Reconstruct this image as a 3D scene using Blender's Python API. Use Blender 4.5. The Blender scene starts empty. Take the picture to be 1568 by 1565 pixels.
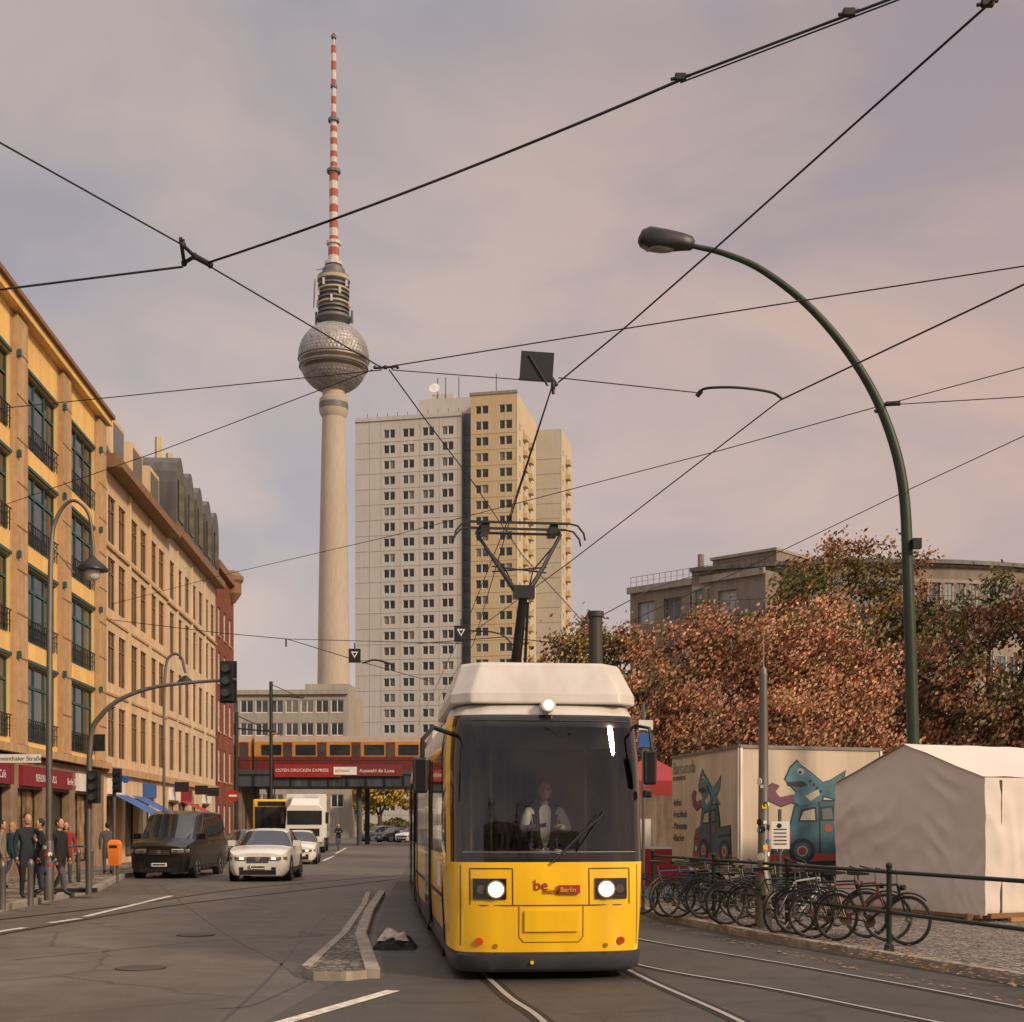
import bpy,math,random
from mathutils import Vector,Matrix,noise
random.seed(7)
R=math.radians
F=2000.;HZ=1262.;CX=784.;CH=1.75
sc=bpy.context.scene
def W(px,py,D): return Vector(((px-CX)/F*D,D,CH+(HZ-py)/F*D))
def G(px,py,z=0):
    D=CH*F/(py-HZ); return Vector(((px-CX)/F*D,D,z))
def H(px,py,z): return W(px,py,(z-CH)*F/(HZ-py))
# ---------------- materials
MC={}
def mat(name,c,r=.7,m=0,v=.12,s=2.,b=0,bs=40,em=0,coat=0,grime=0):
    if name in MC: return MC[name]
    M=bpy.data.materials.new(name);M.use_nodes=True;n=M.node_tree.nodes;l=M.node_tree.links
    p=n['Principled BSDF'];p.inputs['Roughness'].default_value=r;p.inputs['Metallic'].default_value=m
    p.inputs['Coat Weight'].default_value=coat
    tc=n.new('ShaderNodeTexCoord');nz=n.new('ShaderNodeTexNoise');nz.inputs['Scale'].default_value=s;nz.inputs['Detail'].default_value=3
    l.new(tc.outputs['Object'],nz.inputs['Vector'])
    cr=n.new('ShaderNodeValToRGB');cr.color_ramp.elements[0].position=.3;cr.color_ramp.elements[1].position=.7
    cr.color_ramp.elements[0].color=(*[max(0,x*(1-v)) for x in c],1);cr.color_ramp.elements[1].color=(*[min(1,x*(1+v)) for x in c],1)
    l.new(nz.outputs['Fac'],cr.inputs['Fac']);out=cr.outputs['Color']
    if grime:
        mp=n.new('ShaderNodeMapping');mp.inputs['Scale'].default_value=(1.5,1.5,.12);l.new(tc.outputs['Object'],mp.inputs['Vector'])
        n2=n.new('ShaderNodeTexNoise');n2.inputs['Scale'].default_value=1.6;n2.inputs['Detail'].default_value=4;l.new(mp.outputs[0],n2.inputs['Vector'])
        r2=n.new('ShaderNodeValToRGB');r2.color_ramp.elements[0].position=.38;r2.color_ramp.elements[1].position=.62
        g=1-grime;r2.color_ramp.elements[0].color=(g,g*.98,g*.94,1);r2.color_ramp.elements[1].color=(1,1,1,1);l.new(n2.outputs['Fac'],r2.inputs['Fac'])
        mx=n.new('ShaderNodeMix');mx.data_type='RGBA';mx.blend_type='MULTIPLY';mx.inputs[0].default_value=1
        l.new(out,mx.inputs[6]);l.new(r2.outputs['Color'],mx.inputs[7]);out=mx.outputs[2]
    l.new(out,p.inputs['Base Color'])
    if b:
        nb=n.new('ShaderNodeTexNoise');nb.inputs['Scale'].default_value=bs;nb.inputs['Detail'].default_value=3;l.new(tc.outputs['Object'],nb.inputs['Vector'])
        bp=n.new('ShaderNodeBump');bp.inputs['Strength'].default_value=b;bp.inputs['Distance'].default_value=.02
        l.new(nb.outputs['Fac'],bp.inputs['Height']);l.new(bp.outputs[0],p.inputs['Normal'])
    if em:
        p.inputs['Emission Color'].default_value=(*c,1);p.inputs['Emission Strength'].default_value=em
    MC[name]=M;return M
def glass(name,tint,fac=.12,rough=.02,ior=1.5):
    M=bpy.data.materials.new(name);M.use_nodes=True;n=M.node_tree.nodes;l=M.node_tree.links
    n.remove(n['Principled BSDF']);o=n['Material Output']
    t=n.new('ShaderNodeBsdfTransparent');t.inputs[0].default_value=(*tint,1)
    g=n.new('ShaderNodeBsdfGlossy');g.inputs['Roughness'].default_value=rough
    fr=n.new('ShaderNodeFresnel');fr.inputs[0].default_value=ior
    tc=n.new('ShaderNodeTexCoord');nz=n.new('ShaderNodeTexNoise');nz.inputs['Scale'].default_value=1.1;l.new(tc.outputs['Object'],nz.inputs[0])
    bp=n.new('ShaderNodeBump');bp.inputs['Strength'].default_value=fac;bp.inputs['Distance'].default_value=.05;l.new(nz.outputs['Fac'],bp.inputs['Height']);l.new(bp.outputs[0],g.inputs['Normal'])
    m=n.new('ShaderNodeMixShader');l.new(fr.outputs[0],m.inputs[0]);l.new(t.outputs[0],m.inputs[1]);l.new(g.outputs[0],m.inputs[2]);l.new(m.outputs[0],o.inputs[0])
    return M
def asphalt(name,c,crack=.45):
    M=mat(name,c,.72);n=M.node_tree.nodes;l=M.node_tree.links;p=n['Principled BSDF'];tc=n.new('ShaderNodeTexCoord')
    def nz(s,d): q=n.new('ShaderNodeTexNoise');q.inputs['Scale'].default_value=s;q.inputs['Detail'].default_value=d;l.new(tc.outputs['Object'],q.inputs[0]);return q
    def rng(o,a,b_,c_,d): q=n.new('ShaderNodeMapRange');q.inputs[1].default_value=a;q.inputs[2].default_value=b_;q.inputs[3].default_value=c_;q.inputs[4].default_value=d;l.new(o,q.inputs[0]);return q.outputs[0]
    def mul(a,b_): q=n.new('ShaderNodeMath');q.operation='MULTIPLY';l.new(a,q.inputs[0]);l.new(b_,q.inputs[1]);return q.outputs[0]
    big=nz(.22,5);fine=nz(70,2);mid=nz(1.7,4)
    dist=n.new('ShaderNodeMix');dist.data_type='VECTOR';dist.inputs[0].default_value=.25;l.new(tc.outputs['Object'],dist.inputs[4]);l.new(mid.outputs['Color'],dist.inputs[5])
    vo=n.new('ShaderNodeTexVoronoi');vo.feature='DISTANCE_TO_EDGE';vo.inputs['Scale'].default_value=.42;l.new(dist.outputs[1],vo.inputs[0])
    k=mul(mul(rng(big.outputs['Fac'],.3,.7,.62,1.3),rng(fine.outputs['Fac'],.35,.65,.75,1.25)),mul(rng(mid.outputs['Fac'],.35,.7,.82,1.12),rng(vo.outputs['Distance'],.0,.012,1-crack,1)))
    sc_=n.new('ShaderNodeVectorMath');sc_.operation='SCALE';sc_.inputs[0].default_value=c;l.new(k,sc_.inputs[3]);l.new(sc_.outputs[0],p.inputs['Base Color'])
    bp=n.new('ShaderNodeBump');bp.inputs['Strength'].default_value=.5;bp.inputs['Distance'].default_value=.01;l.new(fine.outputs['Fac'],bp.inputs['Height']);l.new(bp.outputs[0],p.inputs['Normal'])
    l.new(rng(big.outputs['Fac'],.35,.65,.5,.8),p.inputs['Roughness']);return M
def setts(name,c,scale,mort=(.05,.045,.04)):
    M=mat(name,c,.85);n=M.node_tree.nodes;l=M.node_tree.links;p=n['Principled BSDF']
    tc=n.new('ShaderNodeTexCoord')
    v=n.new('ShaderNodeTexVoronoi');v.feature='DISTANCE_TO_EDGE';v.inputs['Scale'].default_value=scale;v.inputs['Randomness'].default_value=.6;l.new(tc.outputs['Object'],v.inputs[0])
    v2=n.new('ShaderNodeTexVoronoi');v2.inputs['Scale'].default_value=scale;v2.inputs['Randomness'].default_value=.6;l.new(tc.outputs['Object'],v2.inputs[0])
    r=n.new('ShaderNodeValToRGB');r.color_ramp.elements[0].position=.03;r.color_ramp.elements[1].position=.12;l.new(v.outputs['Distance'],r.inputs[0])
    hs=n.new('ShaderNodeHueSaturation');hs.inputs['Color'].default_value=(*c,1)
    mr=n.new('ShaderNodeMapRange');mr.inputs[3].default_value=.6;mr.inputs[4].default_value=1.35;sx=n.new('ShaderNodeSeparateColor');l.new(v2.outputs['Color'],sx.inputs[0]);l.new(sx.outputs[0],mr.inputs[0]);l.new(mr.outputs[0],hs.inputs['Value'])
    mx=n.new('ShaderNodeMix');mx.data_type='RGBA';mx.inputs[6].default_value=(*mort,1);l.new(r.outputs[0],mx.inputs[0]);l.new(hs.outputs[0],mx.inputs[7]);l.new(mx.outputs[2],p.inputs['Base Color'])
    bp=n.new('ShaderNodeBump');bp.inputs['Strength'].default_value=.6;bp.inputs['Distance'].default_value=.02;l.new(r.outputs[0],bp.inputs['Height']);l.new(bp.outputs[0],p.inputs['Normal'])
    return M
# ---------------- mesh builder
class MB:
    def __init__(s,M=None): s.v=[];s.f=[];s.mi=[];s.mats=[];s.M=M or Matrix()
    def k(s,m):
        if m not in s.mats: s.mats.append(m)
        return s.mats.index(m)
    def V(s,pts):
        n=len(s.v);s.v+=[tuple(s.M@Vector(p)) for p in pts];return n
    def face(s,pts,m):
        n=s.V(pts);s.f.append(tuple(range(n,n+len(pts))));s.mi.append(s.k(m))
    def box(s,x0,x1,y0,y1,z0,z1,m):
        n=s.V([(x0,y0,z0),(x1,y0,z0),(x1,y1,z0),(x0,y1,z0),(x0,y0,z1),(x1,y0,z1),(x1,y1,z1),(x0,y1,z1)])
        k=s.k(m)
        for q in((0,3,2,1),(4,5,6,7),(0,1,5,4),(1,2,6,5),(2,3,7,6),(3,0,4,7)): s.f.append(tuple(n+i for i in q));s.mi.append(k)
    def rings(s,rs,m,caps=True,closed=True,fn=None):
        k=s.k(m);ids=[s.V(r) for r in rs];c=len(rs[0])
        for i in range(len(rs)-1):
            for j in range(c if closed else c-1):
                a,b=ids[i],ids[i+1];jj=(j+1)%c
                s.f.append((a+j,a+jj,b+jj,b+j));s.mi.append(s.k(fn(i,j)) if fn else k)
        if caps and closed:
            s.f.append(tuple(reversed(range(ids[0],ids[0]+c))));s.mi.append(k)
            s.f.append(tuple(range(ids[-1],ids[-1]+c)));s.mi.append(k)
    def tube(s,pts,r,m,n=8,caps=True):
        pts=[Vector(p) for p in pts];N=len(pts);rr=r if isinstance(r,(list,tuple)) else [r]*N
        rs=[];u=None
        for i,p in enumerate(pts):
            t=(pts[min(i+1,N-1)]-pts[max(i-1,0)]).normalized()
            if u is None: u=t.orthogonal().normalized()
            else:
                u=(u-t*u.dot(t));u=u.normalized() if u.length>1e-6 else t.orthogonal().normalized()
            w=t.cross(u);rs.append([p+(u*math.cos(a)+w*math.sin(a))*rr[i] for a in[2*math.pi*j/n for j in range(n)]])
        s.rings(rs,m,caps)
    def lathe(s,prof,m,n=32,c=(0,0),fn=None):
        s.rings([[(c[0]+r*math.cos(2*math.pi*j/n),c[1]+r*math.sin(2*math.pi*j/n),z) for j in range(n)] for r,z in prof],m,True,True,fn)
    def disc(s,c,r,ax,h,m,n=20):
        a=Vector(ax).normalized();c=Vector(c);s.tube([c-a*h/2,c+a*h/2],r,m,n)
    def ell(s,c,rx,ry,rz,m,n=14,q=9,fn=None):
        s.rings([[(c[0]+rx*math.sin(t)*math.cos(a),c[1]+ry*math.sin(t)*math.sin(a),c[2]+rz*math.cos(t)) for a in[2*math.pi*j/n for j in range(n)]] for t in[math.pi*(.02+.96*i/q) for i in range(q+1)]],m,True,True,fn)
    def grid(s,fn,nu,nv,m):
        ids=s.V([fn(i/nu,j/nv) for j in range(nv+1) for i in range(nu+1)]);k=s.k(m)
        for j in range(nv):
            for i in range(nu):
                a=ids+j*(nu+1)+i;s.f.append((a,a+1,a+nu+2,a+nu+1));s.mi.append(k)
    def obj(s,name,parent=None,smooth=None,bevel=0):
        me=bpy.data.meshes.new(name)
        xs=[v[0] for v in s.v];ys=[v[1] for v in s.v];zs=[v[2] for v in s.v]
        c=Vector(((min(xs)+max(xs))/2,(min(ys)+max(ys))/2,min(zs)))
        me.from_pydata([(v[0]-c.x,v[1]-c.y,v[2]-c.z) for v in s.v],[],s.f)
        for m in s.mats: me.materials.append(m)
        me.polygons.foreach_set('material_index',s.mi)
        if smooth:
            me.polygons.foreach_set('use_smooth',[True]*len(s.f))
            me.set_sharp_from_angle(angle=R(smooth))
        me.update()
        o=bpy.data.objects.new(name,me);sc.collection.objects.link(o);o.location=c
        if parent: o.parent=parent;o.location=c-parent.location
        if bevel:
            b=o.modifiers.new('b','BEVEL');b.width=bevel;b.segments=2;b.limit_method='ANGLE'
        return o
def empty(name,loc):
    o=bpy.data.objects.new(name,None);o.location=loc;o.empty_display_size=.2;sc.collection.objects.link(o);return o
def text(body,M,size,m,name,parent,align='LEFT',bold=0):
    cu=bpy.data.curves.new(name,'FONT');cu.body=body;cu.size=size;cu.extrude=.002;cu.align_x=align;cu.offset=bold
    cu.materials.append(m);o=bpy.data.objects.new(name,cu);sc.collection.objects.link(o)
    M=M@Matrix.Rotation(R(90),4,'X')
    if parent: o.parent=parent;M=Matrix.Translation(-parent.location)@M
    o.matrix_local=M if parent else M
    if not parent: o.matrix_world=M
    return o
def fr(x,y,ang=0,z=0): return Matrix.Translation((x,y,z))@Matrix.Rotation(ang,4,'Z')
# palette
asph=asphalt('asphalt',(.120,.104,.088));asph2=asphalt('asphalt_dark',(.068,.06,.053),.3)
white=mat('road_paint',(.6,.57,.52),.7,v=.4,s=9)
kerbm=mat('kerb_granite',(.30,.265,.23),.8,v=.25,s=5)
blk=mat('black_plastic',(.015,.015,.017),.45);dkm=mat('dark_steel',(.04,.042,.045),.45,.6)
dgreen=mat('green_black_steel',(.018,.03,.026),.4,.4)
galv=mat('galvanised_steel',(.20,.19,.18),.5,.6,grime=.3)
rub=mat('tyre',(.02,.02,.02),.85);rim=mat('alloy',(.45,.45,.46),.3,.9)
chrome=mat('chrome',(.7,.7,.7),.15,1);dglass=mat('dark_glass',(.02,.025,.028),.06,0,v=.3,s=.7,coat=.4)
wglass=[mat('window_a',(.025,.032,.036),.08,v=.5,s=.6),mat('window_b',(.06,.07,.075),.1,v=.5,s=.6),mat('window_c',(.17,.16,.145),.3,v=.3,s=3),mat('window_d',(.03,.035,.04),.08,v=.5,s=.5)]
red=mat('red_paint',(.38,.03,.03),.5);orange=mat('orange_plastic',(.8,.22,.03),.5);wht=mat('white_paint',(.75,.74,.71),.45)
blue=mat('blue_paint',(.03,.12,.4),.5);ylw=mat('yellow_paint',(.8,.52,.02),.4)
lampw=mat('lamp_on',(1,.80,.48),.3,em=2.2)
# ---------------- camera, sun, world
cd=bpy.data.cameras.new('camera');cam=bpy.data.objects.new('camera',cd);sc.collection.objects.link(cam);sc.camera=cam
cam.location=(0,0,CH);cam.rotation_euler=(R(90),0,0);cd.sensor_width=36;cd.lens=F/1568*36;cd.shift_y=(HZ-782)/1568;cd.clip_end=6000;cd.clip_start=.1
sd=Vector((.70,-.58,.50)).normalized();el=math.asin(sd.z);az=math.atan2(sd.x,sd.y)
ld=bpy.data.lights.new('sun','SUN');ld.energy=3.1;ld.angle=R(10);ld.color=(1,.78,.53);sun=bpy.data.objects.new('sun',ld);sc.collection.objects.link(sun);sun.rotation_euler=sd.to_track_quat('Z','Y').to_euler();sun.location=(20,-20,40)
w=bpy.data.worlds.new('World');sc.world=w;w.use_nodes=True;n=w.node_tree.nodes;l=w.node_tree.links;bg=n['Background'];bg.inputs[1].default_value=.1
sk=n.new('ShaderNodeTexSky');sk.sky_type='NISHITA';sk.sun_disc=False;sk.sun_elevation=el;sk.sun_rotation=az
tc=n.new('ShaderNodeTexCoord');sx=n.new('ShaderNodeSeparateXYZ');l.new(tc.outputs['Generated'],sx.inputs[0])
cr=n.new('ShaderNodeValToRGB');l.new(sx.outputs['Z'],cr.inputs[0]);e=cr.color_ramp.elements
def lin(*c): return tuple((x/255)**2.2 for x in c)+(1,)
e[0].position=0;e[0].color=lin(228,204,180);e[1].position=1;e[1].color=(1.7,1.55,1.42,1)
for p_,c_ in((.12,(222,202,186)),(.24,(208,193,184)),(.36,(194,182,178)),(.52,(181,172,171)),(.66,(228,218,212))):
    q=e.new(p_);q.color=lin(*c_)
def cloudn(sc_,loc,det,rough,dis,zs):
    mp=n.new('ShaderNodeMapping');mp.inputs['Scale'].default_value=(1,1,zs);mp.inputs['Location'].default_value=loc;l.new(tc.outputs['Generated'],mp.inputs[0])
    nz=n.new('ShaderNodeTexNoise');nz.inputs['Scale'].default_value=sc_;nz.inputs['Detail'].default_value=det;nz.inputs['Roughness'].default_value=rough;nz.inputs['Distortion'].default_value=dis;l.new(mp.outputs[0],nz.inputs[0]);return nz
nz=cloudn(3.4,(.3,.1,.55),6,.5,.35,2.1)
c2=n.new('ShaderNodeValToRGB');c2.color_ramp.elements[0].position=.38;c2.color_ramp.elements[1].position=.62
c2.color_ramp.elements[0].color=(.72,.77,.90,1);c2.color_ramp.elements[1].color=(1.08,1.0,.95,1);l.new(nz.outputs['Fac'],c2.inputs[0])
mm=n.new('ShaderNodeMix');mm.data_type='RGBA';mm.blend_type='MULTIPLY';mm.inputs[0].default_value=1;l.new(cr.outputs[0],mm.inputs[6]);l.new(c2.outputs[0],mm.inputs[7])
# warmer towards the sunlit side
wr=n.new('ShaderNodeMapRange');wr.inputs[1].default_value=-.1;wr.inputs[2].default_value=.45;l.new(sx.outputs['X'],wr.inputs[0])
wc=n.new('ShaderNodeMix');wc.data_type='RGBA';wc.inputs[6].default_value=(1,1,1,1);wc.inputs[7].default_value=(1.10,.93,.84,1);l.new(wr.outputs[0],wc.inputs[0])
m2=n.new('ShaderNodeMix');m2.data_type='RGBA';m2.blend_type='MULTIPLY';m2.inputs[0].default_value=1;l.new(mm.outputs[2],m2.inputs[6]);l.new(wc.outputs[2],m2.inputs[7])
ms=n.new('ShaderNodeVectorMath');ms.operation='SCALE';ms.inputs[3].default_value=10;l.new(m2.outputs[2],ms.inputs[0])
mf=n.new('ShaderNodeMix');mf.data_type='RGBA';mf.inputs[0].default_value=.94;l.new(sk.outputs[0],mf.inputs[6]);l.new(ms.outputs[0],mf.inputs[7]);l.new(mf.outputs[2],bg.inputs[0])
sc.view_settings.view_transform='Standard';sc.view_settings.look='None'
# ---------------- ground
def sheet(name,pts,z,m):
    b=MB();b.face([(p[0],p[1],z) for p in pts],m);return b.obj(name)
b=MB();b.face([(-2500,-300,0),(2500,-300,0),(2500,4500,0),(-2500,4500,0)],mat('ground_mat',(.13,.115,.1),.9,s=.05,b=.3));b.obj('ground')
def SX(off,D): return (-off-.072*D,D)
sheet('road',[(-9,-12),(14,-12),(8,14),(2.6,24),(1.5,40),(-2.5,75),(-5,110),(-8,150),(-22,150),SX(9.6,110),SX(9.6,41),SX(8.3,34),SX(8.3,0)],.004,asph)
sheet('tram_track_bed',[G(440,1545)[:2],G(520,1500)[:2],G(590,1496)[:2],G(576,1425)[:2],G(594,1370)[:2],G(622,1330)[:2],G(640,1310)[:2],(-1,70),(2.3,30),(2.45,24.3),(5.5,14.2),(8.5,6),(9,-3),(-3,-3),(-2.6,5)],.008,asph2)
def slab(name,pts,z,top,side):
    b=MB();N=len(pts);b.face([(p[0],p[1],z) for p in pts],top)
    for i in range(N):
        p,q=pts[i],pts[(i+1)%N];b.face([(p[0],p[1],0),(q[0],q[1],0),(q[0],q[1],z),(p[0],p[1],z)],side)
    return b.obj(name)
pav=setts('paving_stone',(.26,.215,.18),1.8);sett=setts('granite_setts',(.20,.175,.155),9)
slab('pavement',[SX(8.5,-5),SX(8.5,34),SX(9.4,40),SX(9.8,43),SX(9.8,110),SX(12.6,110),SX(13.6,-5)],.13,pav,kerbm)
rk=[(9.5,1),(5.72,13.5),(4.0,18.6),(2.62,24),(2.2,30),(1.6,42)]
slab('pavement',[(x+.16,y) for x,y in rk]+[(0,60),(60,60),(60,1)],.12,sett,kerbm)
def kerbline(name,pts,wd,z,m):
    b=MB();rs=[]
    for i,p in enumerate(pts):
        a=Vector(pts[max(i-1,0)][:2]);c=Vector(pts[min(i+1,len(pts)-1)][:2]);t=(c-a).normalized();nn=Vector((t.y,-t.x));p=Vector(p[:2])
        q=p+nn*wd;rs.append([(p.x,p.y,0),(p.x,p.y,z),(q.x,q.y,z),(q.x,q.y,0)])
    b.rings(rs,m);return b.obj(name,bevel=.01)
kerbline('kerb',rk,.155,.135,kerbm);kerbline('kerb',[SX(8.3,-5),SX(8.3,34),SX(9.2,40),SX(9.6,43),SX(9.6,110)][::-1],.19,.145,kerbm)
isl=[G(*p)[:2] for p in((462,1493),(478,1478),(520,1440),(553,1392),(560,1373),(590,1371),(573,1402),(562,1440),(582,1497),(530,1503),(480,1502))]
slab('traffic_island',isl,.11,setts('island_setts',(.2,.18,.15),8),kerbm)
kerbline('kerb',[G(590,1371),G(572,1402),G(561,1440),G(582,1499)],.17,.13,kerbm)
kerbline('kerb',[G(462,1493),G(520,1440),G(553,1392),G(560,1373)],.12,.125,kerbm)
def strip(name,pts,wd,z,m):
    b=MB()
    for i in range(len(pts)-1):
        p,q=Vector(pts[i][:2]),Vector(pts[i+1][:2]);t=(q-p).normalized();nn=Vector((-t.y,t.x))*wd/2
        b.face([(*(p-nn),z),(*(q-nn),z),(*(q+nn),z),(*(p+nn),z)],m)
    return b.obj(name)
for a,c in(((-40,1433),(38,1421)),((75,1414),(122,1407)),((130,1404),(262,1372)),((430,1568),(602,1518)),((495,1318),(512,1310)),((514,1307),(530,1298))):
    strip('road_marking',[G(*a),G(*c)],.16,.014,white)
def curve(P,n=14):
    P=[Vector(p) for p in P];o=[]
    P2=[P[0]*2-P[1]]+P+[P[-1]*2-P[-2]]
    for i in range(1,len(P2)-2):
        a,b_,c,d=P2[i-1:i+3]
        for k in range(n):
            t=k/n;o.append(.5*((2*b_)+(c-a)*t+(2*a-5*b_+4*c-d)*t*t+(3*b_-a-3*c+d)*t**3))
    return o+[P[-1]]
tar=mat('bitumen_seam',(.035,.032,.03),.45,v=.3,s=6)
for pp in([(520,1385),(470,1430),(410,1500),(300,1600)],[(20,1470),(180,1455),(330,1440),(500,1432)],[(240,1352),(330,1420),(420,1470),(455,1496)],[(330,1545),(390,1538),(470,1502)]): strip('bitumen_seam',curve([G(*p) for p in pp],9),.035,.0065,tar)
railm=mat('rail_steel',(.42,.39,.37),.55,.35);groove=mat('rail_groove',(.012,.011,.01),.7)
def rail(px):
    c=curve([G(*p) for p in px],10);strip('tram_rail',c,.2,.012,groove);strip('tram_rail',c,.06,.018,railm)
rail([(960,1700),(830,1564),(765,1515),(700,1440),(655,1350)]);rail([(1420,1720),(1130,1564),(965,1488),(850,1420),(700,1340)])
rail([(1700,1620),(1420,1564),(1180,1515),(985,1480),(850,1440)]);rail([(1900,1620),(1568,1545),(1250,1485),(985,1440),(880,1415)])
for p in([(640,1342),(420,1368),(260,1387),(60,1420),(-100,1450)],[(660,1336),(430,1355),(330,1366),(200,1385),(-60,1415)]):
    c=curve([G(*q) for q in p],8);strip('tram_rail',c,.16,.01,groove);strip('tram_rail',c,.04,.016,mat('rail_dull',(.2,.18,.16),.5,.5))
for p in((300,1432),(215,1483),(1290,1445)):
    b=MB();g=G(*p);b.disc((g.x,g.y,.125 if p[0]>1200 else .012),.3,(0,0,1),.012,mat('cast_iron',(.09,.08,.07),.6,.5));b.obj('manhole_cover')
# ---------------- facades
def facade(b,x0,x1,z0,z1,cols,rows,wall,gl,frm,y=0,d=.2,mx=1,mz=0,fw=.06,wf=None,sill=None):
    us=sorted({x0,x1}|{c for a in cols for c in a});zs=sorted({z0,z1}|{c for a in rows for c in a})
    for i in range(len(us)-1):
        for j in range(len(zs)-1):
            a,c,e,f=us[i],us[i+1],zs[j],zs[j+1];uc=(a+c)/2;zc=(e+f)/2
            if any(p<uc<q for p,q in cols) and any(p<zc<q for p,q in rows):
                Y=y+d;b.face([(a,Y,e),(c,Y,e),(c,Y,f),(a,Y,f)],random.choice(gl))
                wm=wf(uc,zc) if wf else wall
                b.face([(a,y,e),(c,y,e),(c,Y,e),(a,Y,e)],wm);b.face([(a,Y,f),(c,Y,f),(c,y,f),(a,y,f)],wm)
                b.face([(a,y,e),(a,Y,e),(a,Y,f),(a,y,f)],wm);b.face([(c,Y,e),(c,y,e),(c,y,f),(c,Y,f)],wm)
                t=.04;y1=Y-t;y2=Y-.003
                b.box(a+.002,a+fw,y1,y2,e,f,frm);b.box(c-fw,c-.002,y1,y2,e,f,frm);b.box(a+fw,c-fw,y1,y2,e+.002,e+fw,frm);b.box(a+fw,c-fw,y1,y2,f-fw,f-.002,frm)
                for k in range(1,mx+1):
                    u=a+(c-a)*k/(mx+1);b.box(u-fw/2,u+fw/2,y1,y2,e+fw,f-fw,frm)
                for k in range(1,mz+1):
                    u=e+(f-e)*(.72 if mz==1 else k/(mz+1));b.box(a+fw,c-fw,y1-.004,y1-.001,u-fw/2,u+fw/2,frm)
                if sill: b.box(a-.06,c+.06,y-.07,y+.02,e-.09,e-.01,sill)
            else: b.face([(a,y,e),(c,y,e),(c,y,f),(a,y,f)],wf(uc,zc) if wf else wall)
ang=math.atan(.072);LF=lambda D:fr(-12.5-.072*D,D,R(90)+ang)
k_=math.sqrt(1+.072**2)
def lw(a): return a*k_
def shell(b,L,dep,z0,z1,m,rf,y=0):
    b.face([(0,y,z0),(0,dep,z0),(0,dep,z1),(0,y,z1)],m);b.face([(L,dep,z0),(L,y,z0),(L,y,z1),(L,dep,z1)],m)
    b.face([(L,dep,z0),(0,dep,z0),(0,dep,z1),(L,dep,z1)],m);b.face([(0,y,z1),(L,y,z1),(L,dep,z1),(0,dep,z1)],rf)
yel=mat('yellow_render',(.84,.55,.20),.8,v=.05,s=1,grime=.12);ston=mat('sandstone',(.50,.33,.18),.85,v=.12,s=3,grime=.2)
teal=mat('teal_metal',(.02,.09,.085),.5);zinc=mat('zinc_roof',(.12,.115,.115),.5,.3,v=.15,s=1,grime=.25)
peach=mat('peach_render',(.66,.49,.32),.85,v=.06,s=1,grime=.18);cream=mat('cream_render',(.63,.51,.37),.85,v=.07,s=1,grime=.2)
brick=mat('red_brick',(.21,.06,.035),.85,v=.2,s=4,grime=.2);brn=mat('brown_trim',(.22,.12,.065),.7)
def rail_top(b,x0,x1,y,z,h,m,st=1.2):
    b.box(x0,x1,y-.02,y+.02,z+h-.03,z+h,m);b.box(x0,x1,y-.012,y+.012,z+h/2-.01,z+h/2+.01,m)
    k=x0
    while k<=x1: b.box(k-.015,k+.015,y-.015,y+.015,z,z+h-.03,m);k+=st/6
# A yellow
D0=20.;M=LF(D0);L=lw(32);E=empty('yellow_apartment_building',M@Vector((L/2,6,0)))
b=MB(M);cols=[]
k=50.4
while k>22: cols.append((lw(k-3.5-D0),lw(k-D0)));k-=5.2
rows=[(4.4,6.9),(7.6,10.0),(10.7,13.1),(13.8,16.2)]
def wfA(u,z):
    for c in cols:
        if c[0]<u<c[1]: return yel
    return ston
facade(b,0,L,4.0,17.6,cols,rows,yel,[wglass[0],wglass[3],wglass[0],wglass[1]],teal,d=.14,mx=2,mz=1,fw=.09,wf=wfA)
shell(b,L,12,0,17.6,yel,zinc);b.obj('walls',E)
b=MB(M)
for c in cols:
    for r0,r1 in rows:
        b.box(c[0]-.0,c[1]+.0,-.07,-.004,r1+.02,r1+.12,teal)
        b.box(c[1]+.2,c[1]+.34,-.26,-.17,r1-.02,r1+.2,teal)
        rail_top(b,c[0]+.05,c[1]-.05,-.06,r0+.02,.7,dkm,1.5)
    p0=c[1]+.05;p1=c[1]+1.62
    b.box(p0+.2,p1-.3,-.16,-.003,4,17.5,ston)
    for z in range(10): b.box(p0+.18,p1-.28,-.17,-.162,4.2+z*1.35,4.25+z*1.35,brn)
b.box(0,L,-.3,-.003,3.95,4.2,ston);b.box(0,L,-.32,.3,17.6,17.85,yel);b.box(0,L,-.45,.3,17.853,18.0,brn)
b.obj('cornices',E)
b=MB(M);b.box(0,L-5.5,1.6,11,17.61,19.6,yel);b.box(0,L-5.2,1.3,11.2,19.6,19.75,brn);rail_top(b,0,L,.6,17.62,1.25,dkm,3);rail_top(b,0,L-6,1.8,19.75,.9,dkm,4)
for q in(6,13,19,24): b.box(q,q+1.8,1.53,1.59,18.0,19.4,wglass[0])
b.obj('roof',E)
def shops(M,L,E,wallm,signs,dz=3.9,st=3.4):
    b=MB(M);cs=[];k=.5
    while k+st-.7<L: cs.append((k,k+st-.7));k+=st
    facade(b,0,L,0,dz,cs,[(.35,2.9)],wallm,[wglass[0],wglass[1],mat('shop_lit',(.3,.2,.11),.3,v=.8,s=2)],dkm,d=.3,mx=1,fw=.08,y=.02)
    for i,c in enumerate(cs):
        s=signs[i%len(signs)]
        if s: b.box(c[0]+.1,c[1]-.1,-.12,.015,2.98,3.62,s)
    b.obj('shopfront',E)
maroon=mat('maroon_sign',(.22,.015,.03),.5)
shops(M,L,E,mat('shop_stone',(.30,.21,.14),.8,v=.2,s=2,grime=.3),[maroon,maroon,wht,maroon,red,maroon])
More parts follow.
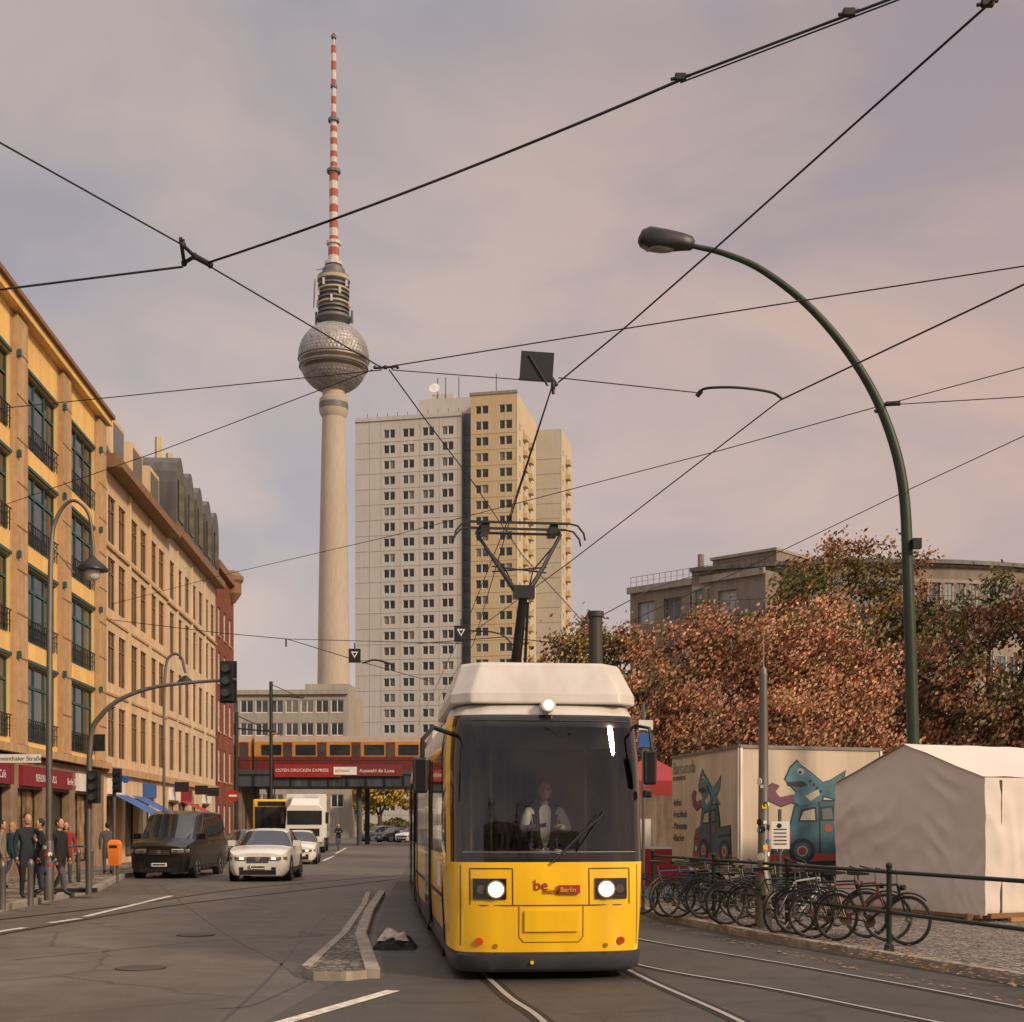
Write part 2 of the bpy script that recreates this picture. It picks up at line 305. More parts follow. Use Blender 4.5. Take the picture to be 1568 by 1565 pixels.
for i,(q,t) in enumerate(((23.2,'BERLIN TRENDS'),(27,'Berlin Shop'),(19.5,'Café'))): text(t,M@Matrix.Translation((q-.9,-.14,3.15)),.34,wht,'sign_text',E)
# B peach
M=LF(52);L=lw(13);E=empty('peach_apartment_building',M@Vector((L/2,6,0)))
b=MB(M);cols=[(x,x+1.3) for x in(.7,2.6,5.0,6.9,9.2,11.1)];rows=[(4.5,6.6),(7.5,9.6),(10.5,12.6),(13.2,15.1)]
dkw=[wglass[0],wglass[3],wglass[0]]
facade(b,0,L,3.9,16,cols,rows,peach,dkw,brn,d=.1,mx=1,mz=1,fw=.06,sill=None);shell(b,L,12,0,16,peach,zinc);b.obj('walls',E)
b=MB(M)
for z,h,dd in((16,.35,.7),(16.35,.2,.5),(12.9,.12,.1),(3.8,.3,.2),(7.0,.1,.06),(10.0,.1,.06)): b.box(0,L,-dd,-.003,z,z+h,brn if z>15.9 else ston)
for q in(4.4,8.65): b.box(q-.15,q+.15,-.1,-.004,4.1,15.9,peach)
b.rings([[(x,y,z) for y,z in((-.1,16.65),(.7,18.2),(2.2,19.2),(6,19.6),(11,19.3),(11.5,16.0))] for x in(0,L)],zinc)
for q in(1.5,5.2,9): b.box(q,q+2.2,.02,1.6,16.7,18.5,peach);b.box(q+.2,q+2,-.0,.018,16.9,18.3,wglass[0])
b.obj('roof',E);shops(M,L,E,peach,[wht,None,blue,wht])
b=MB(M)
for q in(1,4.6): b.face([(q,-.1,3.0),(q+2.8,-.1,3.0),(q+2.8,-1.6,2.2),(q,-1.6,2.2)],blue);b.box(q,q+2.8,-1.63,-1.605,1.95,2.2,blue)
b.obj('awnings',E)
# C cream with dormers
M=LF(65);L=lw(15.6);E=empty('cream_apartment_building',M@Vector((L/2,6,0)))
b=MB(M);cols=[(x,x+1.25) for x in(.8,3,5.2,7.4,9.6,11.8,13.9)];rows=[(4.5,6.7),(7.5,9.6),(10.4,12.5),(13.2,15.1)]
facade(b,0,L,3.9,16.3,cols,rows,cream,dkw,brn,d=.1,mx=1,mz=1,fw=.06,sill=None);shell(b,L,12,0,16.3,cream,zinc);b.obj('walls',E)
b=MB(M)
for z,h,dd in((16.3,.4,.6),(12.8,.12,.12),(3.8,.3,.2),(7.1,.1,.06)): b.box(0,L,-dd,-.003,z,z+h,ston if z<16 else brn)
for q in(2.6,6.98,11.4): b.box(q-.1,q+.1,-.1,-.004,4.1,15.9,cream)
b.rings([[(x,y,z) for y,z in((.1,16.7),(1.6,19.3),(4,20.4),(9,20.2),(11.6,16.3))] for x in(0,L)],zinc)
for q in(1.8,4.8,7.8,10.8,13.6):
    rs=[]
    for yy in(-.35,2.6): rs.append([(q-1.1,yy,16.8),(q-1.1,yy,19)]+[(q+1.1*-math.cos(t),yy,19+1.5*math.sin(t)) for t in[math.pi*i/8 for i in range(1,8)]]+[(q+1.1,yy,19),(q+1.1,yy,16.8)])
    b.rings(rs,zinc);b.box(q-.7,q+.7,-.4,-.36,17.2,19.2,wglass[0]);b.tube([(q+1.3,1,20),(q+1.3,1,21.9)],.2,cream,6)
b.obj('roof',E);shops(M,L,E,cream,[wht,maroon,None,wht])
b=MB(M);b.face([(3,-.1,3.0),(6,-.1,3.0),(6,-1.5,2.3),(3,-1.5,2.3)],red)
for q in(1,7,11): b.box(q,q+.1,-.9,-.2,3.4,3.9,blk)
b.obj('awnings',E)
# D red brick
M=LF(80.6);L=lw(8);E=empty('red_brick_building',M@Vector((L/2,6,0)))
b=MB(M);cols=[(x,x+1.1) for x in(1,3.4,5.8)];facade(b,0,L,0,18.3,cols,[(1,3),(4.5,6.5),(7.6,9.6),(10.6,12.6),(13.6,15.4)],brick,wglass[:2],wht,d=.12,sill=ston);shell(b,L,12,0,18.3,brick,zinc);b.obj('walls',E)
b=MB(M);b.box(-.05,L,-.3,-.003,17.6,18.1,brn);b.lathe([(.2,16.6),(.6,17.2),(.6,17.9),(.75,18.1),(.75,18.35),(.4,18.7),(.1,18.8)],brn,16,(L-1.0,-.05));b.box(1,1.6,1.5,4,18.3,22,brn);b.box(4,5,2.5,3.5,18.3,21.0,brn);b.obj('roof',E)
# ---------------- low slab beyond
conc=mat('pale_concrete',(.36,.33,.295),.85,v=.06,s=.3,grime=.15)
M=fr(-42,172,R(-3));L=20.6;E=empty('office_slab_building',M@Vector((L/2,6,0)))
b=MB(M);facade(b,0,L,0,19.0,[(x*2.0+.3,x*2.0+2.0) for x in range(10)],[(z,z+1.7) for z in(4,7.2,10.4,13.4,16.4)],conc,wglass,wht,d=.15,mx=1,fw=.1);shell(b,L,12,0,19.0,conc,conc);b.box(0,L,-.4,-.01,18.8,19.4,conc)
b.box(14,20,4,9,19.01,20.6,conc);b.obj('walls',E)
# ---------------- high-rise
panel=mat('grey_panel',(.50,.48,.465),.85,v=.04,s=.2,grime=.06);tanp=mat('tan_panel',(.52,.41,.25),.85,v=.05,s=.2,grime=.05);joint=mat('panel_joint',(.40,.38,.36),.9);bluep=mat('slate_panel',(.10,.12,.15),.5)
c_=.978;s_=.208;th=math.atan2(-s_,c_);M=fr(.8,230,th)
E=empty('high_rise_apartment_block',(-15,240,0))
rowz=[4.2+2.81*i for i in range(25)]
rw=[(z,z+1.5) for z in rowz]
b=MB(M)
xs=[-24.8,-21.2,-17.5,-13.9];cols=[]
for x in xs: cols+=[(x,x+1.0),(x+1.12,x+2.1)]
facade(b,-30.2,-10.3,0,74.8,cols,rw,panel,wglass+[wglass[0],wglass[3]]*2,wht,y=1.2,d=.22,mx=0,fw=.06)
facade(b,-8.3,0,0,77.8,[(-7.4,-6.4),(-6.25,-5.1),(-3.1,-2.1),(-1.95,-.8)],rw+[(74.5,75.9)],tanp,wglass+[wglass[0],wglass[3]]*2,wht,y=0,d=.22,mx=0,fw=.06)
b.box(-10.3,-8.3,2.4,12,0,75.5,bluep)
for z in rowz:
    b.box(-10.1,-8.5,2.3,2.39,z,z+1.4,dglass);b.box(-30.2,-10.3,1.15,1.197,z-.75,z-.70,joint);b.box(-8.3,0,-.05,-.003,z-.75,z-.70,joint)
for x in(-30.2,-27.5,-25.3,-21.7,-18,-14.4,-11): b.box(x,x+.05,1.16,1.196,0,74.7,joint)
b.box(-30.2,-10.3,1.6,17.9,0,74.79,panel)
b.face([(-30.2,1.2,0),(-30.2,1.6,0),(-30.2,1.6,74.8),(-30.2,1.2,74.8)],panel);b.face([(-10.3,1.2,0),(-10.3,1.6,0),(-10.3,1.6,74.8),(-10.3,1.2,74.8)],panel)
b.box(-8.3,-.01,.4,17.9,0,77.79,tanp);b.face([(-8.3,0,0),(-8.3,.4,0),(-8.3,.4,77.8),(-8.3,0,77.8)],tanp)
b.box(-30.3,-10.2,1.0,1.9,74.8,75.5,panel);b.box(-8.5,.1,-.15,.6,77.8,78.3,mat('roof_trim',(.25,.22,.19),.8))
b.box(-19,-8.4,4,14,74.9,79,panel);b.box(-17,-13,6,12,79,80.5,panel)
for q in(-16,-14.5,-12,-5): b.tube([(q,6,78),(q,6,83.5)],.08,dkm,5)
b.disc((-16.5,5.5,81.5),1.0,(0,-1,.3),.2,wht,12)
for q in range(10): b.tube([(-28+q*1.9,1.5,75.4),(-28+q*1.9,1.5,76.3)],.05,dkm,4)
b.obj('front_wing',E)
b=MB(M@fr(0,0,R(90)))
side=mat('cream_panel',(.56,.47,.34),.85,v=.04,s=.2,grime=.05)
facade(b,0,17.9,0,77.8,[(x,x+1.5) for x in(2,5.5,10.5,14.5)],rw,side,wglass,wht,y=-.06,d=.05,mx=1,fw=.1)
for z in rowz:
    for x in(5.3,10.3): b.box(x,x+2,-.8,-.07,z-.6,z+.3,tanp)
b.obj('side_wall',E)
b=MB(M)
b.box(-2,4.8,18,30,0,76.5,mat('pale_panel',(.46,.43,.38),.85,v=.04,s=.2,grime=.05))
for z in rowz: b.box(-2,4.8,17.94,17.99,z-.75,z-.68,joint)
b.M=M@fr(4.8,18,R(90));facade(b,0,12,0,76.5,[(x,x+1.6) for x in(1.5,5,8.5)],rw,side,wglass,wht,y=-.06,d=.05,mx=1,fw=.1)
for z in rowz: b.box(4.8,6.8,-.9,-.07,z-.6,z+.3,tanp)
b.obj('rear_wing',E)
# ---------------- TV tower
TX,TY=W(511,1262,605)[:2];tz=lambda py:CH+(HZ-py)/F*605
tcon=mat('tower_concrete',(.46,.40,.33),.85,v=.05,s=.05,grime=.12);steel=mat('sphere_steel',(.30,.29,.29),.5,.5,v=.25,s=.5);steel2=mat('sphere_band',(.10,.07,.05),.3,.5);aw=mat('mast_white',(.55,.51,.48),.6);ar=mat('mast_red',(.36,.09,.065),.6);tdk=mat('tower_dark',(.15,.15,.155),.6,.3)
E=empty('television_tower',(TX,TY,0));c=(TX,TY)
b=MB();b.lathe([(16,0),(9.5,20),(7.6,60),(6.9,110),(6.0,160),(5.3,tz(640))],tcon,40,c);b.lathe([(5.3,tz(640)),(6.6,tz(632)),(6.6,tz(612)),(5.3,tz(608)),(5.0,tz(595))],tcon,32,c);b.lathe([(6.7,tz(627)),(6.75,tz(622)),(6.7,tz(618))],tdk,32,c);b.obj('shaft',E,35)
b=MB();zc=tz(548);rr=16.2
b.rings([[(TX+rr*math.sin(t)*math.cos(a),TY+rr*math.sin(t)*math.sin(a),zc+rr*math.cos(t)) for a in[2*math.pi*j/56 for j in range(56)]] for t in[math.pi*(.08+.86*i/26) for i in range(27)]],steel,True,True,lambda i,j:steel2 if i in(14,16) else steel);b.lathe([(16.4,zc-1.4),(16.55,zc-1.2),(16.4,zc-.9)],tdk,48,c);b.lathe([(15.9,zc-5),(16.0,zc-4.7),(15.8,zc-4.3)],tdk,48,c)
for i in range(2,24):
    if i in(13,14,15,16,17): continue
    t=math.pi*(.08+.86*(i+.5)/26);N=int(52*math.sin(t))+6
    for j in range(N):
        a=2*math.pi*(j+.5*(i%2))/N
        d=Vector((math.sin(t)*math.cos(a),math.sin(t)*math.sin(a),math.cos(t)));u=Vector((-math.sin(a),math.cos(a),0));v=d.cross(u);p=Vector((TX,TY,zc))+d*(rr-.05);h=.85
        q=[p+u*h+v*h,p-u*h+v*h,p-u*h-v*h,p+u*h-v*h];tip=p+d*.25
        for k in range(4): b.face([q[k],q[(k+1)%4],tip],steel)
b.obj('sphere',E)
b=MB();pf=[(5.5,tz(497)),(8.2,tz(490)),(8.2,tz(486)),(6.2,tz(484)),(6.2,tz(436)),(7.4,tz(432)),(7.4,tz(424)),(5.4,tz(420)),(5.2,tz(413)),(2.6,tz(404))]
b.lathe(pf,tdk,24,c)
for py in range(440,484,7): b.lathe([(6.3,tz(py)),(7.3,tz(py)+.2),(7.3,tz(py)+.9),(6.3,tz(py)+1)],tcon if (py//7)%3==0 else tdk,24,c)
b.lathe([(6.2,tz(432)+.1),(7.6,tz(431)),(7.6,tz(426)),(6.2,tz(425)-.1)],tcon,24,c)
for k in range(12):
    a=k*math.pi/6;b.box(TX+7.4*math.cos(a)-.5,TX+7.4*math.cos(a)+.5,TY+7.4*math.sin(a)-.5,TY+7.4*math.sin(a)+.5,tz(470)+(k%3)*4,tz(470)+(k%3)*4+3,aw)
b.tube([(TX-9.3,TY,tz(470)),(TX-8.5,TY,tz(413)),(TX-4,TY,tz(410))],.4,aw,6);b.tube([(TX+8.8,TY-2,tz(497)),(TX+8.8,TY-2,tz(478))],.6,tdk,6);b.tube([(TX-7.8,TY-2,tz(500)),(TX-7.8,TY-2,tz(480))],.6,tdk,6)
b.obj('platforms',E,30)
b=MB();ys=[404,392,380,372,362,350,338,326,314,302,290,278,266,257,249,241,232,222,212,203,194,184,172,160,148,136,122,108,94,82,70,56,50]
for i in range(len(ys)-1):
    r=2.5 if ys[i]>375 else 2.0 if ys[i]>262 else 1.6 if ys[i]>184 else 1.15 if ys[i]>70 else .5
    b.tube([(TX,TY,tz(ys[i])),(TX,TY,tz(ys[i+1]))],r,ar if i%2 else aw,10)
for py,r in((404,4.2),(372,3.4),(262,3.2),(184,2.6),(132,1.5),(56,1.2)): b.tube([(TX,TY,tz(py)-.7),(TX,TY,tz(py)+.7)],r,aw if py>300 else tdk,10)
b.obj('antenna',E)
# ---------------- right-hand stone building
bst=mat('brown_stone',(.25,.205,.17),.85,v=.1,s=.6,grime=.2);bst2=mat('pale_stone',(.36,.31,.265),.85,v=.1,s=.6,grime=.2)
bluw=[mat('blue_window',(.12,.18,.21),.08,v=.5,s=.3),mat('blue_window_b',(.24,.28,.30),.15,v=.3,s=.3),wglass[1]]
A=W(965,1262,124);B_=W(1172,1262,114);M=fr(A.x,A.y,math.atan2(B_.y-A.y,B_.x-A.x));L=(B_-A).length
E=empty('stone_office_building',M@Vector((L/2,6,0)));b=MB(M)
facade(b,0,L,0,24,[(x,x+1.95) for x in(.9,3.9,6.9,9.9)],[(z,z+2.1) for z in(2,5.3,8.6,11.6,14.6,17.6,20.6)],bst,bluw,bst2,d=.3,mx=1,fw=.09);shell(b,L,20,0,24,bst,bst)
b.box(-.2,L,-.3,-.005,23.6,24.2,bst2);b.box(8,L-.1,2,12,24.01,26,bst);b.box(7.8,L,1.8,12.2,26,26.25,bst2);rail_top(b,0,L,.1,24.2,1,dkm,4)
b.tube([(6,3,24),(6,3,27)],.3,bst,6);b.obj('walls',E)
E=empty('curved_office_building',(45,110,0));b=MB()
cx,cy,Rr=33,150,38.
def arc(r,a): return (cx+r*math.sin(a),cy-r*math.cos(a))
a0=R(-28);a1=R(62);N=48
for r,z0,z1,off in((Rr,0,20.0,0),(Rr-2.5,20.0,24.6,0)):
    flo=3.33
    z=z0
    while z<z1-.1:
        zt=min(z+flo,z1)
        for i in range(N):
            p,q=a0+(a1-a0)*i/N,a0+(a1-a0)*(i+1)/N
            def Q(rr_,zz0,zz1,m,f0=0.,f1=1.):
                P=arc(rr_,p+(q-p)*f0);S=arc(rr_,p+(q-p)*f1);b.face([(*P,zz0),(*S,zz0),(*S,zz1),(*P,zz1)],m)
            wmn=random.choice(bluw);Q(r,z,z+1.1,bst2 if r==Rr else bst);Q(r-.15,z+1.1,zt-.3,wmn,.3,1);Q(r,zt-.3,zt,bst2);Q(r,z+1.1,zt-.3,bst,0,.3);Q(r-.1,z+1.1,zt-.3,bst2,.62,.68)
        z+=flo
    for i in range(N):
        p,q=a0+(a1-a0)*i/N,a0+(a1-a0)*(i+1)/N;P,S=arc(r+.6,p),arc(r+.6,q);P2,S2=arc(r-9,p),arc(r-9,q)
        b.face([(*P,z1),(*S,z1),(*S2,z1),(*P2,z1)],zinc);b.face([(*P,z1+.35),(*S,z1+.35),(*S2,z1+.35),(*P2,z1+.35)],zinc);b.face([(*P,z1),(*S,z1),(*S,z1+.35),(*P,z1+.35)],zinc)
        if z1<21:
            b.tube([(*P,z1+.35),(*P,z1+1.3)],.03,dkm,4);b.tube([(*P,z1+1.3),(*S,z1+1.3)],.03,dkm,4)
b.obj('walls',E)
# ---------------- railway bridge + train
brs=mat('bridge_steel',(.075,.085,.10),.6,.3,v=.2,s=.5,grime=.3);brk=mat('bridge_masonry',(.22,.17,.13),.9,v=.2,s=1,grime=.35)
M=fr(-40,108,R(0));E=empty('railway_bridge',(-15,112,0));b=MB(M)
b.box(0,62,0,9,4.9,6.0,brs);b.box(0,62,-.15,-.01,5.9,6.25,brs)
for i in range(40): b.box(i*1.55,i*1.55+.12,-.12,-.011,4.95,5.85,dkm)
for x in(18.6,27.2,34.5): 
    for y in(1.5,7.5): b.tube([(x,y,0),(x,y,4.9)],.22,brs,10)
b.box(0,17.5,.6,8.4,0,4.89,brk);b.box(38.6,62,.6,8.4,0,4.89,brk)
for i in range(42): b.box(i*1.45,i*1.45+.04,-.1,-.06,6.25,7.0,dkm)
b.box(0,62,-.1,-.05,7.0,7.06,dkm);b.obj('deck',E)
b=MB(M);b.box(20.4,25.9,-.3,-.2,5.65,6.7,mat('banner_red',(.27,.02,.02),.6));b.box(26,31,-.3,-.2,5.75,6.7,mat('brown_banner',(.16,.025,.025),.6));b.box(25.3,27.2,-.34,-.305,5.85,6.5,wht);b.obj('banner',E)
text('OSTEN DRÜCKEN EXPRESS',M@Matrix.Translation((20.5,-.31,6.1)),.36,wht,'banner_text',E);text('sprintout',M@Matrix.Translation((25.4,-.35,6.1)),.33,red,'banner_text',E);text('Auswahl de Luxe',M@Matrix.Translation((27.4,-.31,6.05)),.42,wht,'banner_text',E)
M=fr(-44,110.5,0);E=empty('commuter_train',(-15,112,6.2));b=MB(M)
tr1=mat('train_maroon',(.15,.022,.02),.4,coat=.3);tr2=mat('train_ochre',(.44,.22,.05),.4,coat=.3);trr=mat('train_roof',(.30,.22,.16),.6)
for x0 in(4,22.2,40.4):
    pr=lambda x:[(x,0,6.3),(x,0,7.5),(x,.02,8.75),(x,.35,9.15),(x,1.1,9.3),(x,1.9,9.3),(x,2.65,9.15),(x,3,8.75),(x,3,6.3)]
    b.rings([pr(x0),pr(x0+17.9)],tr2,True,True,lambda i,j:[tr1,tr2,trr,trr,trr,trr,trr,tr2,tr1][j])
    for k in range(6):
        u=x0+.6+k*2.9;b.box(u,u+1.7,-.02,-.004,7.6,8.5,wglass[0]);b.box(u+1.85,u+2.6,-.03,-.004,6.5,8.7,tr1);b.box(u+1.95,u+2.5,-.04,-.031,7.5,8.5,wglass[1])
b.obj('carriages',E)
# ---------------- trees
bark=mat('bark',(.07,.05,.04),.9,v=.3,s=6)
def tree(name,x,y,h,lumps,mats,nl,seed,ls=.16,trunk=.22,th=None,ends=150,cl=(.22,.5)):
    rnd=random.Random(seed);E=empty(name,(x,y,0));b=MB();th=th or h*.3
    b.tube([(x,y,0),(x+.05,y,th*.5),(x,y+.1,th)],[trunk*1.25,trunk,trunk*.85],bark,10)
    limbs=[]
    for i,(lx,ly,lz,r) in enumerate(lumps):
        t=Vector((x+lx,y+ly,lz+r*.3));s=Vector((x,y+.1,th*(.8+.2*rnd.random())));mid=(s+t)/2+Vector((rnd.uniform(-.5,.5),rnd.uniform(-.5,.5),rnd.uniform(.1,.7)))
        c=curve([s,mid,t],5);limbs+=c[2:];b.tube(c,[trunk*.6*(1-.8*k/(len(c)-1)) for k in range(len(c))],bark,6)
    T=MB();tot=sum(q[3]**3 for q in lumps)
    for lx,ly,lz,r in lumps:
        m_=max(6,int(ends*r**3/tot))
        for _ in range(m_):
            d=Vector((rnd.gauss(0,1),rnd.gauss(0,1),rnd.gauss(0,1))).normalized()*r*(rnd.random()**.4)*rnd.uniform(.8,1.22)
            p=Vector((x+lx,y+ly,lz))+d;p.z=max(p.z,th*.7)
            q=min(limbs,key=lambda v:(v-p).length)
            mid=(p+q)/2+Vector((rnd.uniform(-.2,.2),rnd.uniform(-.2,.2),rnd.uniform(0,.3)));b.tube([q,mid,p,p+(p-mid)*.4],[.05,.032,.018,.008],bark,4)
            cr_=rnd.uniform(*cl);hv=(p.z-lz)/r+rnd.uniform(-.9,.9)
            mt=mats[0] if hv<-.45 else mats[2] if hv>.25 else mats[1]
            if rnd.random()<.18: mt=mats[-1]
            nn=int(nl/ends*rnd.uniform(.4,1.6));ks=[T.k(mt)]*5+[T.k(rnd.choice(mats))]
            for _ in range(nn):
                v=p+Vector((rnd.gauss(0,cr_),rnd.gauss(0,cr_),rnd.gauss(0,cr_*.7)));a=Vector((rnd.gauss(0,1),rnd.gauss(0,1),rnd.gauss(0,.7))).normalized();u=a.orthogonal().normalized();s=ls*rnd.uniform(.5,1.3);w_=a.cross(u)
                i0=len(T.v);T.v+=[tuple(v-u*s),tuple(v-w_*s*.5),tuple(v+u*s),tuple(v+w_*s*.5)];T.f.append((i0,i0+1,i0+2,i0+3));T.mi.append(rnd.choice(ks))
    b.obj('trunk_and_branches',E,60);T.obj('foliage',E)
def lm(n,c):
    M=mat(n,c,.75,v=.3,s=3);return M
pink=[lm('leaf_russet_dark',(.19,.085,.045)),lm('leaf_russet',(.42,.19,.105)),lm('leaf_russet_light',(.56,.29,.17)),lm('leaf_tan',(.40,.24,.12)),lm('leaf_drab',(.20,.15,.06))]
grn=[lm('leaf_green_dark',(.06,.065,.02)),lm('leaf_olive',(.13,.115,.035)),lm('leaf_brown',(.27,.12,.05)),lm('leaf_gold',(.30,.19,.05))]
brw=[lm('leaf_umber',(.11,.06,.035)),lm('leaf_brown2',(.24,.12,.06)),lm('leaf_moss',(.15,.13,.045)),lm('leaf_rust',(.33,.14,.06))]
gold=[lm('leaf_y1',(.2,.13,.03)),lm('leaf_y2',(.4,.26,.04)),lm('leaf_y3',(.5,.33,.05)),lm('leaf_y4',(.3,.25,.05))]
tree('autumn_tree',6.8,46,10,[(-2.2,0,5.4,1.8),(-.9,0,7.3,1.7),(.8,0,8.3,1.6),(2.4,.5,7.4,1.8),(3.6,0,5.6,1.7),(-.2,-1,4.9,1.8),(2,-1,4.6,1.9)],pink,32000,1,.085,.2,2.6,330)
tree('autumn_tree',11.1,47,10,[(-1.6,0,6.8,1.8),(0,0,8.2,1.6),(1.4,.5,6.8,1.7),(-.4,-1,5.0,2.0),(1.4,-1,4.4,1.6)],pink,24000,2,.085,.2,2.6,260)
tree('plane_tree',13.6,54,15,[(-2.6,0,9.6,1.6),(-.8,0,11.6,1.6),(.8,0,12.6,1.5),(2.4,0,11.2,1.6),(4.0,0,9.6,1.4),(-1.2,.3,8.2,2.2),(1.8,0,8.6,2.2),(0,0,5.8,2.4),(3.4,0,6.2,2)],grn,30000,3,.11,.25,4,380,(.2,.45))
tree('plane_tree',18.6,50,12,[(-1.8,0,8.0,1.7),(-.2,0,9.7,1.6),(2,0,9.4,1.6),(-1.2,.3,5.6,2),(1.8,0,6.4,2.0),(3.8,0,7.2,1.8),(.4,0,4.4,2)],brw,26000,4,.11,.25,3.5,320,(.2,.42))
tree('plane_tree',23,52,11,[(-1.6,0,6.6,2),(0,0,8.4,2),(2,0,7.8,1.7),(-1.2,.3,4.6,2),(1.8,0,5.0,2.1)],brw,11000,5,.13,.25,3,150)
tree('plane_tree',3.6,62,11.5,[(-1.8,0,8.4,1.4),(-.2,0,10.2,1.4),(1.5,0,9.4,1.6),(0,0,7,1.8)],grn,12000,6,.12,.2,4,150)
tree('linden_tree',-17,168,9,[(-1,0,5.5,2.2),(2.5,0,5.8,2.2),(.5,0,7,1.8)],gold,3500,7,.3,.3,3,60)
tree('linden_tree',-23,175,9,[(-1,0,5.0,2.2),(2.5,0,5.2,2.2)],grn,2000,8,.3,.3,3,40)
for i,x in enumerate((-36,-31.5,-27.5)): tree('bare_tree',x,150,12,[(-1.5,0,8,2),(1.5,0,8.5,2.2),(0,0,10,1.8)],[bark,brw[1],brw[3],brw[1]],2600,20+i,.2,.2,4,120)
b=MB()
for i in range(2600):
    x=random.uniform(-26,-6);z=random.uniform(0,2.2)+math.sin(x)*.5;v=Vector((x,195+random.uniform(-3,3),max(.1,z)));s=.35;a=Vector((random.gauss(0,1),random.gauss(0,1),random.gauss(0,1))).normalized();u=a.orthogonal().normalized();w_=a.cross(u)
    b.face([v-u*s,v-w_*s*.5,v+u*s,v+w_*s*.5],random.choice(grn[:2]))
b.obj('distant_hedge')
# street behind the viewpoint (seen mirrored in the windscreen)
M=fr(24,-48,R(180));E=empty('stone_apartment_building',(0,-54,0));b=MB(M);facade(b,0,44,0,19,[(x*3.1+1,x*3.1+2.6) for x in range(14)],[(z,z+2) for z in(1,4.6,8,11.4,14.8)],cream,wglass,wht,d=.2,mx=1);shell(b,44,12,0,19,cream,zinc);b.obj('walls',E)
tree('bare_tree',-4.5,-15,13,[(-1.5,0,8,2.2),(1.5,0,9,2.4),(0,0,11,2)],brw,1500,31,.1,.2,4,110);tree('bare_tree',4.5,-19,14,[(-1.8,0,9,2.4),(1.5,0,10,2.4),(0,0,12,2)],grn,1800,32,.1,.22,4,120)
# ---------------- tram
yl=mat('tram_yellow',(.92,.55,.012),.28,v=.04,s=1.5,coat=.5,grime=.12);twh=mat('tram_white',(.62,.59,.56),.4,v=.05,s=2,coat=.2,grime=.16);tbm=mat('tram_bumper',(.06,.065,.075),.45,v=.2)
tgl=glass('windscreen_glass',(.66,.69,.67),.18,.02,1.85);tblk=mat('tram_black',(.01,.01,.012),.15,coat=.6);tint=mat('tram_interior',(.03,.03,.032),.8)
TM=fr(.44,14.5,math.atan(.11));E=empty('tram',TM@Vector((0,5,0)))
plan=[(1,1.3),(1,.95),(.985,.6),(.955,.33),(.93,.22),(.85,.11),(.6,.03),(.3,.005),(0,0)];plan=[(-x,y) for x,y in plan]+[(x,y) for x,y in plan[::-1][1:]]
lev=[(.1,1.06,.12),(.15,1.10,.03),(.30,1.12,0),(.33,1.10,.05),(.84,1.13,.035),(1.33,1.15,.06),(1.42,1.15,.08),(1.5,1.15,.09),(2.0,1.15,.15),(2.5,1.145,.24),(2.86,1.12,.32),(2.96,1.10,.35),(3.0,1.09,.37),(3.10,1.05,.44),(3.15,.98,.56)]
def fy(x,z):
    for i in range(len(lev)-1):
        if lev[i][0]<=z<=lev[i+1][0]:
            t=(z-lev[i][0])/(lev[i+1][0]-lev[i][0]);hw=lev[i][1]*(1-t)+lev[i+1][1]*t;yo=lev[i][2]*(1-t)+lev[i+1][2]*t;break
    f=abs(x)/hw;P=plan[len(plan)//2:]
    for a,c in zip(P,P[1:]):
        if a[0]<=f<=c[0]+1e-6: return yo+a[1]+(c[1]-a[1])*(f-a[0])/(c[0]-a[0]+1e-9)
    return yo+1
def shellmat(i,j):
    jj=min(j,len(plan)-2-j)
    if i<=1: return tbm
    if i==2: return blk
    if i<5: return yl
    if i>=12: return twh
    if jj>=5: return tgl if 6<=i<=9 else tblk
    if jj==4 or jj==3: return tblk
    if jj==2: return yl
    if i==11: return yl
    return tgl if 6<=i<=9 else yl
b=MB(TM)
b.rings([[(hw*f,y+yo if abs(f)<.999 else y+yo*.3,z) for f,y in plan] for z,hw,yo in lev],yl,False,False,shellmat)
b.face([(lev[-1][1]*f,y+lev[-1][2],3.15) for f,y in plan],twh)
b.obj('cab_shell',E,50)
b=MB(TM)
for i in range(len(lev)-1):
    for j in range(len(plan)-1):
        if shellmat(i,j) is tgl or i<4: continue
        q=[]
        for (z,hw,yo),(f,y) in((lev[i],plan[j]),(lev[i],plan[j+1]),(lev[i+1],plan[j+1]),(lev[i+1],plan[j])): q.append((hw*f*.975,(y+yo if abs(f)<.999 else y+yo*.3)+.035,z))
        b.face(q,tint)
b.box(-1.0,1.0,.75,3,3.06,3.1,tint)
for s in(-1,1): b.box(min(s*1.08,s*1.1),max(s*1.08,s*1.1),1.3,2.4,.9,3.0,tint)
b.obj('cab_lining',E)
b=MB(TM)
def path(pts,r=.005,m=blk,o=-.003):
    q=[]
    for (x0,z0),(x1,z1) in zip(pts,pts[1:]):
        for k in range(8): t=k/8;x=x0+(x1-x0)*t;z=z0+(z1-z0)*t;q.append((x,fy(x,z)+o,z))
    x,z=pts[-1];q.append((x,fy(x,z)+o,z));b.tube(q,r,m,5)
path([(-1.0,.85),(1.0,.85)],.007)
for s in(-1,1):
    path([(s*.43,.86),(s*.43,1.26),(s*.9,1.26),(s*.9,.86)],.006);path([(s*.36,.84),(s*.36,.5),(s*.31,.44),(0,.44)],.004);path([(s*1.0,.4),(s*1.0,1.3)],.005)
